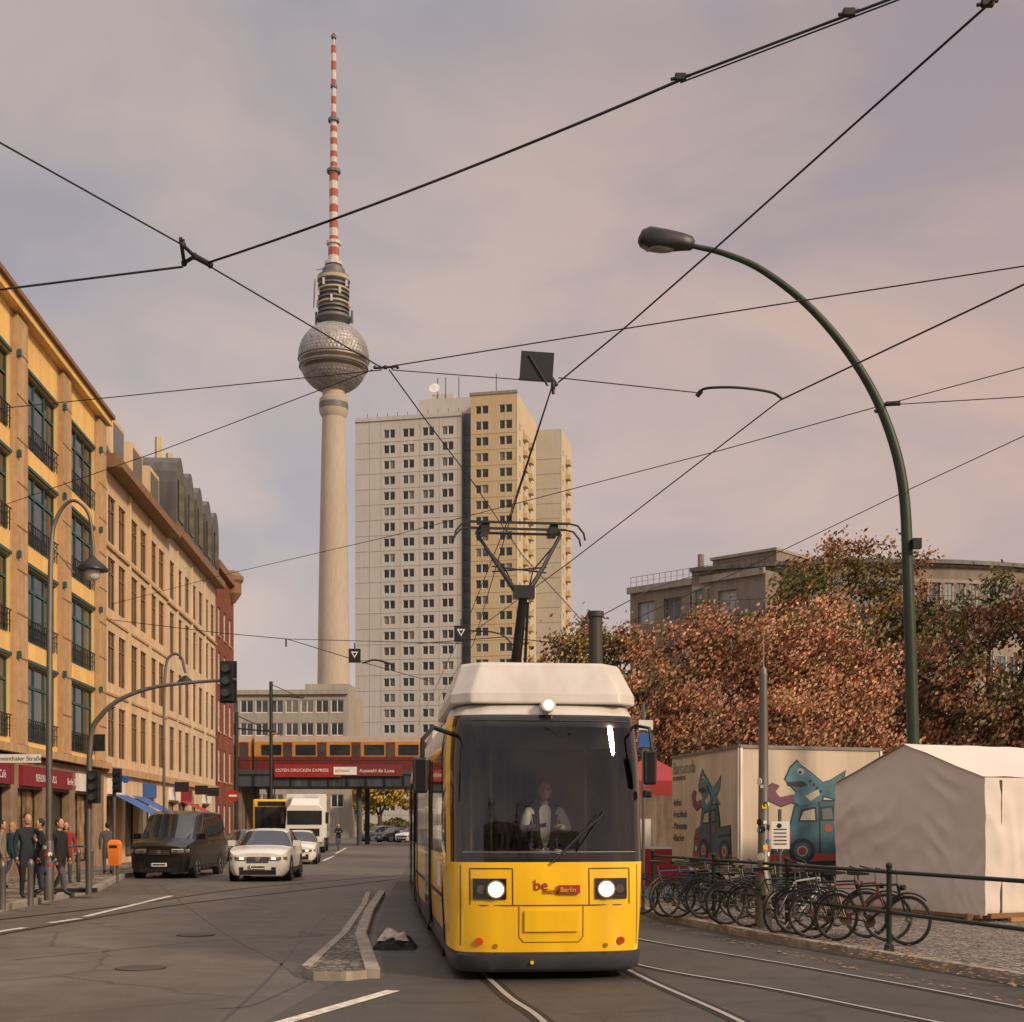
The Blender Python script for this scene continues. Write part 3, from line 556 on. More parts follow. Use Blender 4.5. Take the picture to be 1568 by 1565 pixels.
def gpatch(x0,x1,z0,z1,m,o,nx=10):
    z_=[z0+(z1-z0)*t for t in(0,.5,1)]
    P=lambda x,z,oo:(x,fy(x,z)+oo,z)
    for i in range(nx):
        a,c=x0+(x1-x0)*i/nx,x0+(x1-x0)*(i+1)/nx
        for p,q in zip(z_,z_[1:]): b.face([P(a,p,o),P(c,p,o),P(c,q,o),P(a,q,o)],m)
        b.face([P(a,z1,o),P(c,z1,o),P(c,z1,.01),P(a,z1,.01)],m);b.face([P(a,z0,o),P(c,z0,o),P(c,z0,.01),P(a,z0,.01)],m)
    for x in(x0,x1): b.face([P(x,z0,o),P(x,z1,o),P(x,z1,.01),P(x,z0,.01)],m)
refl=mat('lamp_reflector',(.5,.48,.42),.2,.8)
for s in(-1,1):
    gpatch(min(s*.5,s*.87),max(s*.5,s*.87),.92,1.15,tblk,-.02)
    x=s*.62;y=fy(x,1.03);b.disc((x,y-.025,1.03),.105,(0,-1,0),.05,refl);b.disc((x,y-.055,1.03),.085,(0,-1,0),.02,lampw)
    x=s*.78;y=fy(x,1.03);b.disc((x,y-.02,1.03),.05,(0,-1,0),.05,mat('dead_lamp',(.1,.08,.07),.2))
    x=s*.80;y=fy(x,.45);b.disc((x,y-.01,.45),.042,(0,-1,0),.04,mat('marker_lamp',(.5,.06,.02),.2))
    b.disc((s*.62,fy(.62,.42)-.003,.40),.026,(0,-1,0),.02,mat('yellow_dark',(.3,.16,.01),.4))
gpatch(-.30,.30,.56,.79,yl,-.028)
for q in(-.4,.4): b.box(q-.003,q+.003,.46,.5,3.17,3.24,blk)
b.disc((-.22,fy(-.22,.22)-.01,.22),.02,(0,-1,0),.05,ylw)
b.disc((0,.36,3.10),.085,(0,-1,.1),.22,twh);b.disc((0,.25,3.10),.055,(0,-1,.1),.02,lampw)
b.tube([(.02,fy(.02,1.36)-.05,1.33),(.32,fy(.3,1.6)-.06,1.62),(.6,fy(.6,1.85)-.05,1.86)],.018,blk,6);b.tube([(.30,fy(.3,1.5)-.035,1.46),(.62,fy(.6,1.85)-.03,1.9)],.014,blk,5);b.tube([(.12,fy(.1,1.42)-.03,1.42),(.55,fy(.5,1.8)-.03,1.86)],.011,blk,5)
path([(-.98,1.44),(.98,1.44)],.008,galv);path([(-.95,2.93),(.95,2.93)],.01)
b.tube([(-1.05,.6,2.78),(-1.3,.3,2.84),(-1.42,.25,2.7),(-1.42,.25,2.45)],.028,blk,8)
b.tube([(1.08,.6,2.9),(1.17,.3,2.85),(1.19,.25,2.6)],.02,blk,8)
b.obj('front_fittings',E,40)
b=MB(TM);b.box(-1.53,-1.36,.2,.29,2.1,2.5,tblk);b.box(1.09,1.24,.2,.29,2.2,2.6,tblk);b.box(1.1,1.2,.25,.4,2.05,2.15,tblk);b.obj('mirrors',E,bevel=.03)
b=MB(TM);b.box(.08,.32,-.0,.035,.985,1.075,red);b.obj('logo_plate',E)
dr=mat('logo_maroon',(.30,.01,.02),.5)
text('be',TM@Matrix.Translation((-.2,-.012+fy(.2,1),1.02)),.17,dr,'logo_text',E);text('mitte',TM@Matrix.Translation((-.1,-.012+fy(.1,1),.975)),.09,dr,'logo_text',E);text('Berlin',TM@Matrix.Translation((.095,-.01,1.0)),.075,ylw,'logo_text',E)
b=MB(TM);b.box(-1.05,1.05,.45,2.6,.85,.9,tint);b.box(-.9,.9,.35,.7,.9,1.38,tint);b.box(-1.0,1.0,2.4,2.46,.9,3.0,tint)
sc_l=mat('seat_cloth',(.03,.04,.07),.9);b.box(-.15,.4,1.62,1.72,1.35,2.0,sc_l);b.box(-.15,.4,1.15,1.6,1.25,1.37,sc_l);b.tube([(.1,.65,1.35),(.1,.75,1.52)],.03,dkm);b.box(-.8,.8,.50,.56,2.62,2.84,mat('display',(.02,.02,.02),.4))
for q in(-.75,-.5,.7): b.tube([(q,1.9,.9),(q,1.9,3)],.018,mat('grab_pole',(.5,.45,.3),.4),6)
for q in range(4): b.box(-.7+q*.2,-.66+q*.2,2.36,2.39,1.2,2.8,mat('partition',(.12,.12,.12),.4))
b.obj('cab_interior',E)
def section(M,L,y0,name,door):
    b=MB(M);half=[(1.10,.22),(1.13,.5),(1.15,.9),(1.15,1.4),(1.15,2.62),(1.14,2.72),(1.10,2.98),(1.0,3.12),(.4,3.2)];prof=half+[(-x,z) for x,z in half[::-1]]
    ys=[y0];k=y0
    while k<L-.05: k=min(L,k+1.35);ys+=[max(k-.1,ys[-1]+.01),k]
    def sm(i,j):
        jj=min(j,len(prof)-2-j) if j<len(prof)-1 else 0
        if j==len(prof)-1: return blk
        if jj==3: return yl if i%2 and i!=1 else dglass
        if jj<=2: return tbm if jj==0 else yl
        return yl if jj==4 else twh
    b.rings([[(x,y,z) for x,z in prof] for y in ys],yl,False,True,sm)
    for yy in((L,) if y0 else (0,L)): b.face([(x,yy,z) for x,z in prof],blk)
    for d in door:
        for s in(-1,1): 
            x=s*1.155;b.box(min(x,x+s*.02),max(x,x+s*.02),d,d+1.3,.35,2.66,blk)
            for q in(.06,.69): x2=x+s*.021;b.box(min(x2,x2+s*.006),max(x2,x2+s*.006),d+q,d+q+.55,.6,2.5,dglass)
    for s in(-1,1): b.box(min(s*1.152,s*1.158),max(s*1.152,s*1.158),y0+.1,L-.1,.88,.93,blk)
    for yb,l in((1.6,1.9),(L-3.0,1.5)):
        for s in(-1,1):
            b.disc((s*1.0,y0*.4+yb+.9,.3),.3,(1,0,0),.1,dkm)
    b.obj(name,E,35)
section(TM,8.9,1.3,'front_section',[4.0])
M2=TM@fr(0,9.3,-math.atan(.015));section(M2,8.6,0,'middle_section',[1.5,5.2])
M3=M2@fr(0,9.0,-math.atan(.03));section(M3,9.3,0,'rear_section',[2.5,6])
b=MB(TM);b.box(-1.02,1.02,8.9,9.3,.4,3.0,blk);b.M=M2;b.box(-1.02,1.02,8.6,9.0,.4,3.0,blk);b.obj('bellows',E)
b=MB(TM)
def fair(y0,y1,z0,z1,wb,wt,sl):
    r=lambda yo,z,w,e:[(-w,y0+yo+.25,z),(-w+.22,y0+yo,z),(w-.22,y0+yo,z),(w,y0+yo+.25,z),(w,y1-e,z),(-w,y1-e,z)]
    b.rings([r(0,z0,wb,0),r(.04,z0+.12,wb,0),r(sl,z1-.04,wt+.02,.2),r(sl+.05,z1,wt,.25)],twh)
fair(.42,3.4,3.13,3.64,1.08,.93,.28)
b.box(-.8,.8,5.9,8.4,3.2,3.5,twh);b.box(-.35,.0,3.5,3.9,3.2,3.9,galv)
b.M=M2;b.box(-.85,.85,1,4,3.2,3.55,twh);b.box(-.85,.85,4.6,7.6,3.2,3.55,galv);b.M=M3;b.box(-.85,.85,1,6,3.2,3.55,twh)
b.obj('roof_equipment',E,bevel=.025)
b=MB(TM);b.box(-1.165,-1.152,1.5,2.0,1.0,1.28,wht);b.obj('side_stickers',E)
text('2227',TM@Matrix.Translation((-1.135,1.1,.5))@Matrix.Rotation(R(-90),4,'Z'),.14,blk,'fleet_number',E)
b=MB(TM@fr(.16,4.5));pz=4.95
b.box(-.5,.5,-.5,.7,3.3,3.36,dkm)
for x in(-.4,.4):
    for y in(-.4,.5): b.lathe([(.05,3.18),(.08,3.22),(.05,3.26),(.08,3.3)],mat('insulator',(.15,.05,.03),.3),8,(x,y))
b.tube([(0,.55,3.4),(-.02,.2,4.2),(.02,-.35,pz+.1)],[.1,.08,.065],dkm,10);b.tube([(.1,.4,3.4),(.1,-.2,pz)],.022,dkm,6)
b.box(-.13,.17,-.45,-.28,pz+.02,pz+.2,dkm)
for s in(-1,1):
    b.tube([(s*.08,-.36,pz+.1),(s*.32,-.18,5.45),(s*.62+.0,.1,6.0)],[.04,.03,.025],dkm,7);b.tube([(s*.62,.1,6.0),(s*.55,.1,6.12)],.02,dkm,6)
    b.tube([(s*.08,-.36,pz+.1),(s*.2,.0,5.45),(s*.62,.12,5.95)],.012,dkm,5)
    b.tube([(s*.4,.02,5.42),(-s*.4,.02,5.5)],.012,dkm,5)
    b.box(s*.5-.06,s*.5+.06,-.08,.3,5.98,6.1,blk)
    b.tube([(s*.7,-.1,6.12),(s*.84,-.1,6.09),(s*.93,-.1,5.98),(s*.95,-.1,5.88)],.014,dkm,6);b.tube([(s*.7,.3,6.12),(s*.84,.3,6.09),(s*.93,.3,5.98),(s*.95,.3,5.88)],.014,dkm,6)
for y in(-.1,.3): b.box(-.72,.72,y-.02,y+.02,6.1,6.13,blk)
b.tube([(-.62,.1,6.0),(.62,.1,6.0)],.02,dkm,6);b.obj('pantograph',E)
# ---------------- people
skin=mat('skin',(.5,.28,.19),.55);
def person(name,pos,ang,h,coat,trou,hair,shoe=None,J=None,parent=None,longhair=False,vest=None):
    s=h/1.8;shoe=shoe or blk
    P={'pel':(0,0,.96,.15,.12),'sp':(0,0,1.15,.145,.11),'ch':(0,0,1.36,.185,.12),'nk':(0,0,1.50,.06,.06),'hd':(0,-.01,1.58,.05,.05)}
    for q,x in(('L',-1),('R',1)):
        P.update({'sh'+q:(x*.2,0,1.42,.07,.07),'el'+q:(x*.26,.03,1.14,.055,.055),'wr'+q:(x*.25,-.07,.89,.035,.035),'ha'+q:(x*.25,-.1,.81,.04,.025),'hi'+q:(x*.1,0,.88,.1,.1),'kn'+q:(x*.11,-.02,.49,.066,.066),'an'+q:(x*.11,.03,.09,.045,.045),'to'+q:(x*.12,-.14,.045,.045,.04)})
    if J:
        for k,v in J.items(): P[k]=(*v,*P[k][3:])
    ks=list(P);Ed=[('pel','sp'),('sp','ch'),('ch','nk'),('nk','hd')]
    for q in'LR': Ed+=[('ch','sh'+q),('sh'+q,'el'+q),('el'+q,'wr'+q),('wr'+q,'ha'+q),('pel','hi'+q),('hi'+q,'kn'+q),('kn'+q,'an'+q),('an'+q,'to'+q)]
    me=bpy.data.meshes.new('t');me.from_pydata([P[k][:3] for k in ks],[(ks.index(a),ks.index(c)) for a,c in Ed],[])
    o=bpy.data.objects.new('t',me);sc.collection.objects.link(o);o.modifiers.new('s','SKIN');sv=me.skin_vertices[0].data
    for i,k in enumerate(ks): sv[i].radius=P[k][3:5];sv[i].use_root=(k=='pel')
    ss=o.modifiers.new('u','SUBSURF');ss.levels=2;ss.render_levels=2
    bpy.context.view_layer.update();dg=bpy.context.evaluated_depsgraph_get();ev=bpy.data.meshes.new_from_object(o.evaluated_get(dg))
    bpy.data.objects.remove(o)
    M=pos if isinstance(pos,Matrix) else fr(pos[0],pos[1],ang,pos[2])
    M=M@Matrix.Scale(s,4);b=MB(M);b.V([v.co for v in ev.vertices])
    hands=[Vector(P['haL'][:3]),Vector(P['haR'][:3])];wrs=[Vector(P['wrL'][:3]),Vector(P['wrR'][:3])];ank=[Vector(P['anL'][:3]),Vector(P['anR'][:3])];hip=Vector(P['pel'][:3])
    kn=[Vector(P[k][:3]) for k in('knL','knR','anL','anR')];shx=P['shR'][0]
    for p in ev.polygons:
        c=p.center
        if any((c-q).length<.07 for q in hands): m=skin
        elif c.z>P['nk'][2]+.02: m=skin
        elif c.z<ank[0].z+.0 or min((c-q).length for q in ank)<.07: m=shoe
        elif c.z<hip.z-.12 and min((c-q).length for q in kn)<min((c-q).length for q in hands+wrs): m=trou
        elif vest and abs(c.x)<shx*.72 and abs(c.x)>.035 and c.y>-.3: m=vest
        else: m=coat
        b.f.append(tuple(p.vertices));b.mi.append(b.k(m))
    hx,hy,hz=P['hd'][:3];hz+=.10
    b.ell((hx,hy-.01,hz),.078,.098,.118,skin,16,12);b.ell((hx,hy-.035,hz-.055),.058,.068,.065,skin,12,8)
    b.ell((hx,hy+.018,hz+.022),.087,.098,.115,hair,14,10);
    if longhair: b.ell((hx,hy+.05,hz-.08),.085,.06,.14,hair,12,8)
    b.rings([[(hx-.012,hy-.105,hz+.015),(hx+.012,hy-.105,hz+.015),(hx,hy-.1,hz+.03)],[(hx-.017,hy-.13,hz-.025),(hx+.017,hy-.13,hz-.025),(hx,hy-.12,hz-.0)]],skin)
    for q in(-1,1): b.ell((hx+q*.032,hy-.098,hz+.012),.013,.008,.008,blk,6,4);b.ell((hx+q*.08,hy,hz-.005),.012,.022,.032,skin,8,5)
    b.box(hx-.024,hx+.024,hy-.108,hy-.10,hz-.058,hz-.05,mat('lip',(.35,.12,.1),.5))
    for q,(ha,wr) in enumerate(zip(hands,wrs)):
        d=(ha-wr).normalized();sd_=Vector((0,1,0))if abs(d.y)<.8 else Vector((1,0,0));sd_=(sd_-d*sd_.dot(d)).normalized();nn=d.cross(sd_)*(1 if q else -1)
        for k in range(4):
            a=ha+sd_*(.027-.018*k)+d*.02;l_=(.062,.072,.068,.052)[k];b.tube([a,a+d*l_*.5-nn*.008,a+d*l_*.95-nn*.028],[.0095,.0085,.007],skin,6)
        a=ha-sd_*-.03-d*.02;b.tube([a,a+sd_*.03+d*.025,a+sd_*.04+d*.055],[.011,.01,.008],skin,6)
    return b.obj(name,parent,60)
navy=mat('navy_cloth',(.02,.025,.04),.9);blkc=mat('black_cloth',(.015,.015,.017),.9);jean=mat('denim',(.05,.07,.12),.9);grayc=mat('grey_cloth',(.08,.08,.085),.9);tealc=mat('teal_cloth',(.04,.12,.17),.9);bei=mat('beige_cloth',(.25,.2,.15),.9);redc=mat('red_cloth',(.3,.03,.03),.9);whc=mat('white_shirt',(.8,.8,.82),.8)
hb=mat('hair_brown',(.05,.025,.015),.7);hbl=mat('hair_blond',(.4,.25,.1),.7);hk=mat('hair_dark',(.015,.012,.01),.7)
bentR={'elR':(.27,.05,1.14),'wrR':(.14,-.17,1.2),'haR':(.1,-.2,1.27)}
stride={'knL':(-.1,-.17,.5),'anL':(-.1,-.25,.1),'toL':(-.1,-.42,.06),'knR':(.1,.03,.5),'anR':(.1,.3,.13),'toR':(.11,.17,.045)}
def gp(px,py): g=G(px,py);D=g.y*(CH-.13)/CH;return ((px-CX)/F*D,D,.13)
person('pedestrian',gp(42,1375),R(40),1.86,navy,blkc,hb,J=bentR);person('pedestrian',gp(62,1368),R(-60),1.75,blkc,jean,hk);person('pedestrian',gp(91,1372),R(70),1.76,blkc,grayc,hb,J=stride)
person('pedestrian',gp(19,1352),R(150),1.68,tealc,jean,hbl,longhair=True,J=stride);person('pedestrian',gp(3,1360),R(100),1.72,bei,blkc,hk);person('pedestrian',gp(101,1352),R(20),1.7,redc,jean,hb,longhair=True)
person('pedestrian',gp(330,1320),R(10),1.75,blkc,jean,hk,J=stride);person('pedestrian',gp(165,1338),R(200),1.7,grayc,jean,hk);person('pedestrian',gp(313,1318),R(190),1.7,redc,jean,hb)
seat={'pel':(0,0,.55),'sp':(0,-.02,.76),'ch':(0,-.02,.98),'nk':(0,-.03,1.12),'hd':(0,-.05,1.2),'shL':(-.2,-.02,1.04),'shR':(.2,-.02,1.04),'elL':(-.27,-.16,.83),'elR':(.27,-.16,.83),'wrL':(-.14,-.38,.86),'wrR':(.14,-.38,.86),'haL':(-.1,-.45,.87),'haR':(.1,-.45,.87),'hiL':(-.1,-.06,.52),'hiR':(.1,-.06,.52),'knL':(-.13,-.5,.53),'knR':(.13,-.5,.53),'anL':(-.13,-.55,.12),'anR':(.13,-.55,.12),'toL':(-.13,-.7,.07),'toR':(.13,-.7,.07)}
person('driver',TM@fr(.1,1.38,0,.86),0,1.8,whc,blkc,hk,J=seat,parent=E,vest=blkc)
# ---------------- road vehicles
def wheel(b,x,y,r,w_=.2):
    sgn=1 if x>0 else -1
    b.disc((x,y,r),r,(1,0,0),w_,rub,22);b.disc((x+sgn*(w_/2+.004),y,r),r*.66,(1,0,0),.02,rim,16)
    for k in range(5):
        a=k*2*math.pi/5+.3;b.tube([(x+sgn*(w_/2+.02),y,r),(x+sgn*(w_/2+.02),y+r*.6*math.cos(a),r+r*.6*math.sin(a))],.025,blk,4)
def car(name,x,y,ang,st,hw,belt,paint,wh,wr,lit=False):
    M=fr(x,y,ang);E=empty(name,(x,y+2,0));b=MB(M);zb=.2;rs=[]
    for (yy,zt,tw,hf,fl) in st:
        H_=hw*hf;bl=min(belt,zt-.04);tw=min(tw,H_*.95)
        half=[(H_*.86,zb),(H_*.98,zb+.15),(H_,bl*.62),(H_*.975,bl),(tw,zt-.06 if zt>belt+.1 else zt-.03),(tw*.8,zt),(tw*.3,zt+.02)]
        rs.append([(a,yy,z) for a,z in half]+[(-a,yy,z) for a,z in half[::-1]])
    def fm(i,j):
        f=st[i][4]
        if j==13: return blk
        if f=='w' and 3<=j<=9: return dglass
        if f=='s' and j in(3,9): return dglass
        return paint
    b.rings(rs,paint,True,True,fm);b.obj('body',E,32)
    b=MB(M)
    for wy in wh:
        for s_ in(-1,1): b.disc((s_*(hw-.1),wy,wr+.02),wr+.07,(1,0,0),.215,blk,22);wheel(b,s_*(hw-.09),wy,wr)
    b.obj('wheels',E,30)
    b=MB(M);zt=st[1][1];h0=hw*st[0][3]
    b.box(-h0*.5,h0*.5,-.03,.03,zt-.27,zt-.10,blk)
    for k in range(3): b.box(-h0*.46,h0*.46,-.04,-.031,zt-.25+k*.05,zt-.235+k*.05,chrome)
    b.disc((0,-.05,zt-.17),.065,(0,-1,0),.02,chrome,14)
    b.box(-h0*.85,h0*.85,-.02,.03,.22,.36,blk);b.box(-.26,.26,-.05,-.034,.40,.51,wht);b.box(-.26,-.22,-.055,-.051,.40,.51,blue);b.box(-.19,.22,-.054,-.051,.43,.48,blk)
    for s_ in(-1,1):
        x0,x1=h0*.56,hw*.93;y0,y1=-.015,.16
        q=lambda z,o:[(s_*x0,y0-o,z),(s_*h0,y0+.02-o,z),(s_*(x1+o),y1-o,z),(s_*x0,y1,z)]
        b.rings([q(zt-.22,.0),q(zt-.19,.02),q(zt-.10,.02),q(zt-.08,.0)],refl)
        b.box(min(s_*h0*.64,s_*h0*.84),max(s_*h0*.64,s_*h0*.84),-.055,-.03,zt-.18,zt-.12,lampw if lit else chrome)
        a,c=sorted((s_*h0*.65,s_*h0*.85));b.box(a,c,-.03,-.021,.37,.45,blk)
        mw=[q_ for q_ in st if q_[4]=='w'][0];a,c=sorted((s_*hw*.97,s_*(hw+.2)));b.box(a,c,mw[0]+.35,mw[0]+.5,belt+.02,belt+.2,paint)
        b.box(min(s_*(hw+.002),s_*(hw+.012)),max(s_*(hw+.002),s_*(hw+.012)),wh[0]+.5,wh[1]-.5,.3,.42,blk)
        for dy in(.35,1.35): b.box(min(s_*(hw+.0),s_*(hw+.02)),max(s_*(hw),s_*(hw+.02)),mw[0]+1.1+dy,mw[0]+1.25+dy,belt-.14,belt-.11,chrome)
    b.obj('trim',E,bevel=.01);return E
cw=mat('car_white',(.72,.71,.69),.25,coat=.8,v=.03);cb=mat('car_black',(.006,.006,.007),.3,coat=.35,v=.1);cg=mat('car_grey',(.10,.105,.11),.25,coat=.8)
suv=[(0,.62,.5,.70,'p'),(.03,.86,.6,.80,'p'),(.14,.94,.72,.93,'p'),(.4,1.0,.8,.99,'p'),(.75,1.05,.82,1,'p'),(1.1,1.09,.82,1,'w'),(1.85,1.54,.66,1,'s'),(2.5,1.61,.68,1,'p'),(2.6,1.61,.68,1,'s'),(3.6,1.58,.66,1,'p'),(3.7,1.57,.66,1,'w'),(4.2,1.1,.75,.97,'p'),(4.38,.9,.7,.9,'p')]
car('white_suv',-7.75,39.8,R(3),suv,.93,1.05,cw,(.85,3.5),.36,lit=True)
sm=[(0,.52,.45,.70,'p'),(.03,.76,.55,.80,'p'),(.14,.84,.66,.93,'p'),(.45,.91,.72,1,'p'),(.95,.98,.74,1,'w'),(1.6,1.41,.58,1,'s'),(2.3,1.48,.6,1,'p'),(2.4,1.48,.6,1,'s'),(3.2,1.42,.58,1,'w'),(3.7,1.0,.66,.97,'p'),(3.9,.85,.6,.9,'p')]
car('white_car',-9.4,57,R(6),sm,.87,.96,cw,(.75,3.1),.31,lit=True)
van=[(0,.8,.55,.74,'p'),(.04,1.04,.66,.84,'p'),(.16,1.14,.76,.95,'p'),(.5,1.22,.8,1,'p'),(.85,1.3,.84,1,'w'),(1.6,2.08,.78,1,'s'),(2.3,2.2,.82,1,'p'),(2.4,2.2,.82,1,'s'),(3.6,2.2,.82,1,'p'),(3.7,2.2,.82,1,'s'),(5,2.17,.8,1,'p'),(5.3,2.0,.78,.97,'p')]
car('black_van',-11.35,42,R(-1),van,1.0,1.25,cb,(.95,4.1),.36)
car('dark_car',-13.0,62,R(5),sm,.87,.96,cg,(.75,3.1),.31);car('dark_car',-14.0,72,R(5),sm,.87,.96,cb,(.75,3.1),.31)
car('dark_car',-13.0,128,R(-40),sm,.87,.96,cb,(.75,3.1),.31);car('dark_car',-15.5,134,R(-50),suv,.9,1.02,cg,(.85,3.5),.34);car('white_car',-10.6,125,R(-30),sm,.87,.96,cw,(.75,3.1),.31)
M=fr(-12.7,80,R(6));E=empty('white_lorry',(-12.9,83,0));b=MB(M)
b.rings([[(x,y,z) for x,z in((-1.15,.4),(1.15,.4),(1.18,1.5),(1.08,2.75),(.9,2.95),(-.9,2.95),(-1.08,2.75),(-1.18,1.5))] for y in(.02,1.9)],cw)
b.rings([[(-.9,.2,2.95),(.9,.2,2.95),(.9,1.9,2.95),(-.9,1.9,2.95)],[(-.8,.7,3.35),(.8,.7,3.35),(.85,1.9,3.6),(-.85,1.9,3.6)]],cw);b.box(-1.25,1.25,2.1,8,.9,3.65,cw);b.obj('body',E,bevel=.04)
b=MB(M);b.box(-1.05,1.05,-.02,.018,1.75,2.6,dglass);b.box(-.9,.9,-.03,.018,1.05,1.5,blk);b.box(-1.15,1.15,-.1,.0,.4,.85,mat('lorry_bumper',(.3,.3,.3),.5))
for s in(-1,1):
    b.box(min(s*.75,s*1.05),max(s*.75,s*1.05),-.12,-.101,.55,.75,refl);b.box(min(s*1.25,s*1.45),max(s*1.25,s*1.45),.1,.2,1.8,2.5,blk)
    for y in(1,6.5): wheel(b,s*1.05,y,.48,.28)
b.obj('fittings',E)
M=fr(-16.2,88,R(5));E=empty('city_bus',(-16.4,93,0));b=MB(M);b.box(-1.25,1.25,0,11,.35,3.45,ylw);b.obj('body',E,bevel=.12)
b=MB(M);b.box(-1.1,1.1,-.03,-.003,1.3,2.95,dglass);b.box(-.9,.9,-.035,-.004,3.0,3.3,blk);b.box(-1.2,1.2,-.06,-.0,.4,1.0,blk);b.box(1.252,1.27,.6,10.6,1.5,2.9,dglass)
for i in range(7): b.box(1.271,1.28,.6+i*1.5,.68+i*1.5,1.5,2.9,blk)
for s in(-1,1):
    b.disc((s*.9,-.07,.95),.1,(0,-1,0),.05,lampw)
    for y in(2.5,8.5): wheel(b,s*1.13,y,.45,.25)
b.obj('fittings',E)
# ---------------- bicycles
def bike(x,y,ang,c,lean=0.,name='bicycle',z=.12):
    M=fr(x,y,ang,z)@Matrix.Rotation(lean,4,'Y');b=MB(M);r=.34
    fm=mat('bike_'+c[0],c[1],.35)
    def circ(cy,rr,tr,m,n=22): 
        pts=[(0,cy+rr*math.cos(t),r+rr*math.sin(t)) for t in[2*math.pi*i/n for i in range(n+1)]];b.tube(pts,tr,m,5)
    for cy in(-.53,.53):
        circ(cy,r-.02,.019,rub);circ(cy,r-.045,.009,galv);b.disc((0,cy,r),.025,(1,0,0),.09,galv,8)
        for k in range(12): t=k*math.pi/6;b.tube([(0.01*(-1)**k,cy,r),(0,cy+(r-.05)*math.cos(t),r+(r-.05)*math.sin(t))],.0022,galv,3)
        b.tube([(0,cy+(r+.03)*math.cos(t),r+(r+.03)*math.sin(t)) for t in[R(20+a*14) for a in range(9)]],.014,blk,5)
    bb=(0,.05,.3);se=(0,.2,.78);hd=(0,-.36,.82);h2=(0,-.4,.68);rw_=(0,.53,r);fw_=(0,-.53,r)
    for p,q,t in((bb,se,.016),(se,hd,.016),(bb,h2,.019),(hd,h2,.02),(bb,rw_,.011),(se,rw_,.009),(h2,fw_,.013)): b.tube([p,q],t,fm,7)
    b.tube([hd,(0,-.35,.98)],.013,galv,6);b.tube([(-.3,-.18,1.02),(-.24,-.28,1.0),(0,-.36,1.0),(.24,-.28,1.0),(.3,-.18,1.02)],.012,blk,6)
    b.tube([se,(0,.23,.93)],.013,galv,6);b.rings([[(-.07,.36,.93),(.07,.36,.93),(.07,.36,.98),(-.07,.36,.98)],[(-.05,.2,.93),(.05,.2,.93),(.05,.2,.975),(-.05,.2,.975)],[(-.015,.06,.94),(.015,.06,.94),(.015,.06,.965),(-.015,.06,.965)]],blk)
    b.disc((.05,.05,.3),.09,(1,0,0),.01,galv,14);b.tube([(.06,.05,.3),(.06,-.05,.17)],.01,galv,5);b.tube([(-.06,.05,.3),(-.06,.15,.43)],.01,galv,5);b.box(.05,.15,-.1,-.02,.15,.17,blk);b.box(-.15,-.05,.11,.2,.42,.44,blk)
    b.tube([(.04,.05,.21),(.04,.53,.3)],.005,blk,4);b.tube([(.04,.05,.39),(.04,.53,.38)],.005,blk,4)
    for s in(-.06,.06): b.tube([(s,.3,.74),(s,.75,.74)],.006,blk,4);b.tube([(s,.7,.74),(s*.4,.56,.36)],.005,blk,4)
    b.tube([(-.06,.75,.74),(.06,.75,.74)],.006,blk,4);b.disc((0,-.44,.78),.04,(0,-1,0),.06,blk,10)
    return b.obj(name,None,40)
cols_=[('black',(.015,.015,.016)),('blue',(.02,.10,.22)),('red',(.16,.02,.02)),('silver',(.30,.31,.32)),('dark',(.03,.03,.035)),('green',(.02,.06,.04))]
def FP(D): return 4.85-.241*(D-16.8)
for i,(px,D,a,ci) in enumerate(((1005,23.6,70,1),(1035,23.2,118,0),(1060,22.6,75,4),(1100,22.2,60,0),(1135,21.2,102,4),(1170,20.4,60,5),(1200,19.8,128,3),(1245,19.0,58,0),(1272,18.4,66,2),(1305,17.9,48,0),(1080,24,80,5),(1180,22.5,80,0))):
    bike((px-CX)/F*D+.25,D,R(a),cols_[ci],R(random.uniform(-10,10)))
# ---------------- fence
b=MB();ds=[13.9,16.8,19.7,22.5,25.5]
pts=[(FP(d),d) for d in ds]
for x,y in pts: b.tube([(x,y,0.05),(x,y,1.2)],.035,dgreen,10);b.ell((x,y,1.22),.045,.045,.045,dgreen,10,6);b.lathe([(.07,.12),(.06,.2),(.04,.22)],dgreen,10,(x,y))
for z in(1.14,.62): b.tube([(x,y,z) for x,y in([(FP(10),10)]+pts)],.026,dgreen,8)
b.obj('railing_fence')
# ---------------- market trailer
A=Vector((4.71,27,0));Bl=Vector((3.87,31.7,0));Cr=Vector((7.98,28.2,0))
E=empty('market_trailer',(6,29.5,0));tw_=mat('trailer_cream',(.56,.48,.38),.45,v=.05,s=1,grime=.22)
b=MB();Dk=Bl+Cr-A
b.rings([[(*v.to_2d(),.75) for v in(A,Cr,Dk,Bl)],[(*v.to_2d(),3.4) for v in(A,Cr,Dk,Bl)]],tw_);b.obj('body',E,bevel=.05)
MR=fr(A.x,A.y,math.atan2(1.2,3.27));ML=fr(Bl.x,Bl.y,math.atan2(-4.7,.84));LR=3.48;LL=4.77
b=MB(MR)
for z in(.78,3.33): b.box(0,LR,-.03,-.003,z,z+.07,galv)
for x in(0,LR-.05): b.box(x,x+.05,-.032,-.004,.85,3.33,wht)
for x in(.8,1.5): wheel(b,x,.05,.36)
b.box(.1,LR,-.0,.1,.5,.74,dkm);b.M=ML
for z in(.78,3.33): b.box(0,LL,-.03,-.003,z,z+.07,galv)
b.box(LL-.05,LL,-.032,-.004,.85,3.33,wht)
for x in(2,2.8): wheel(b,x,.05,.36)
b.obj('trim',E)
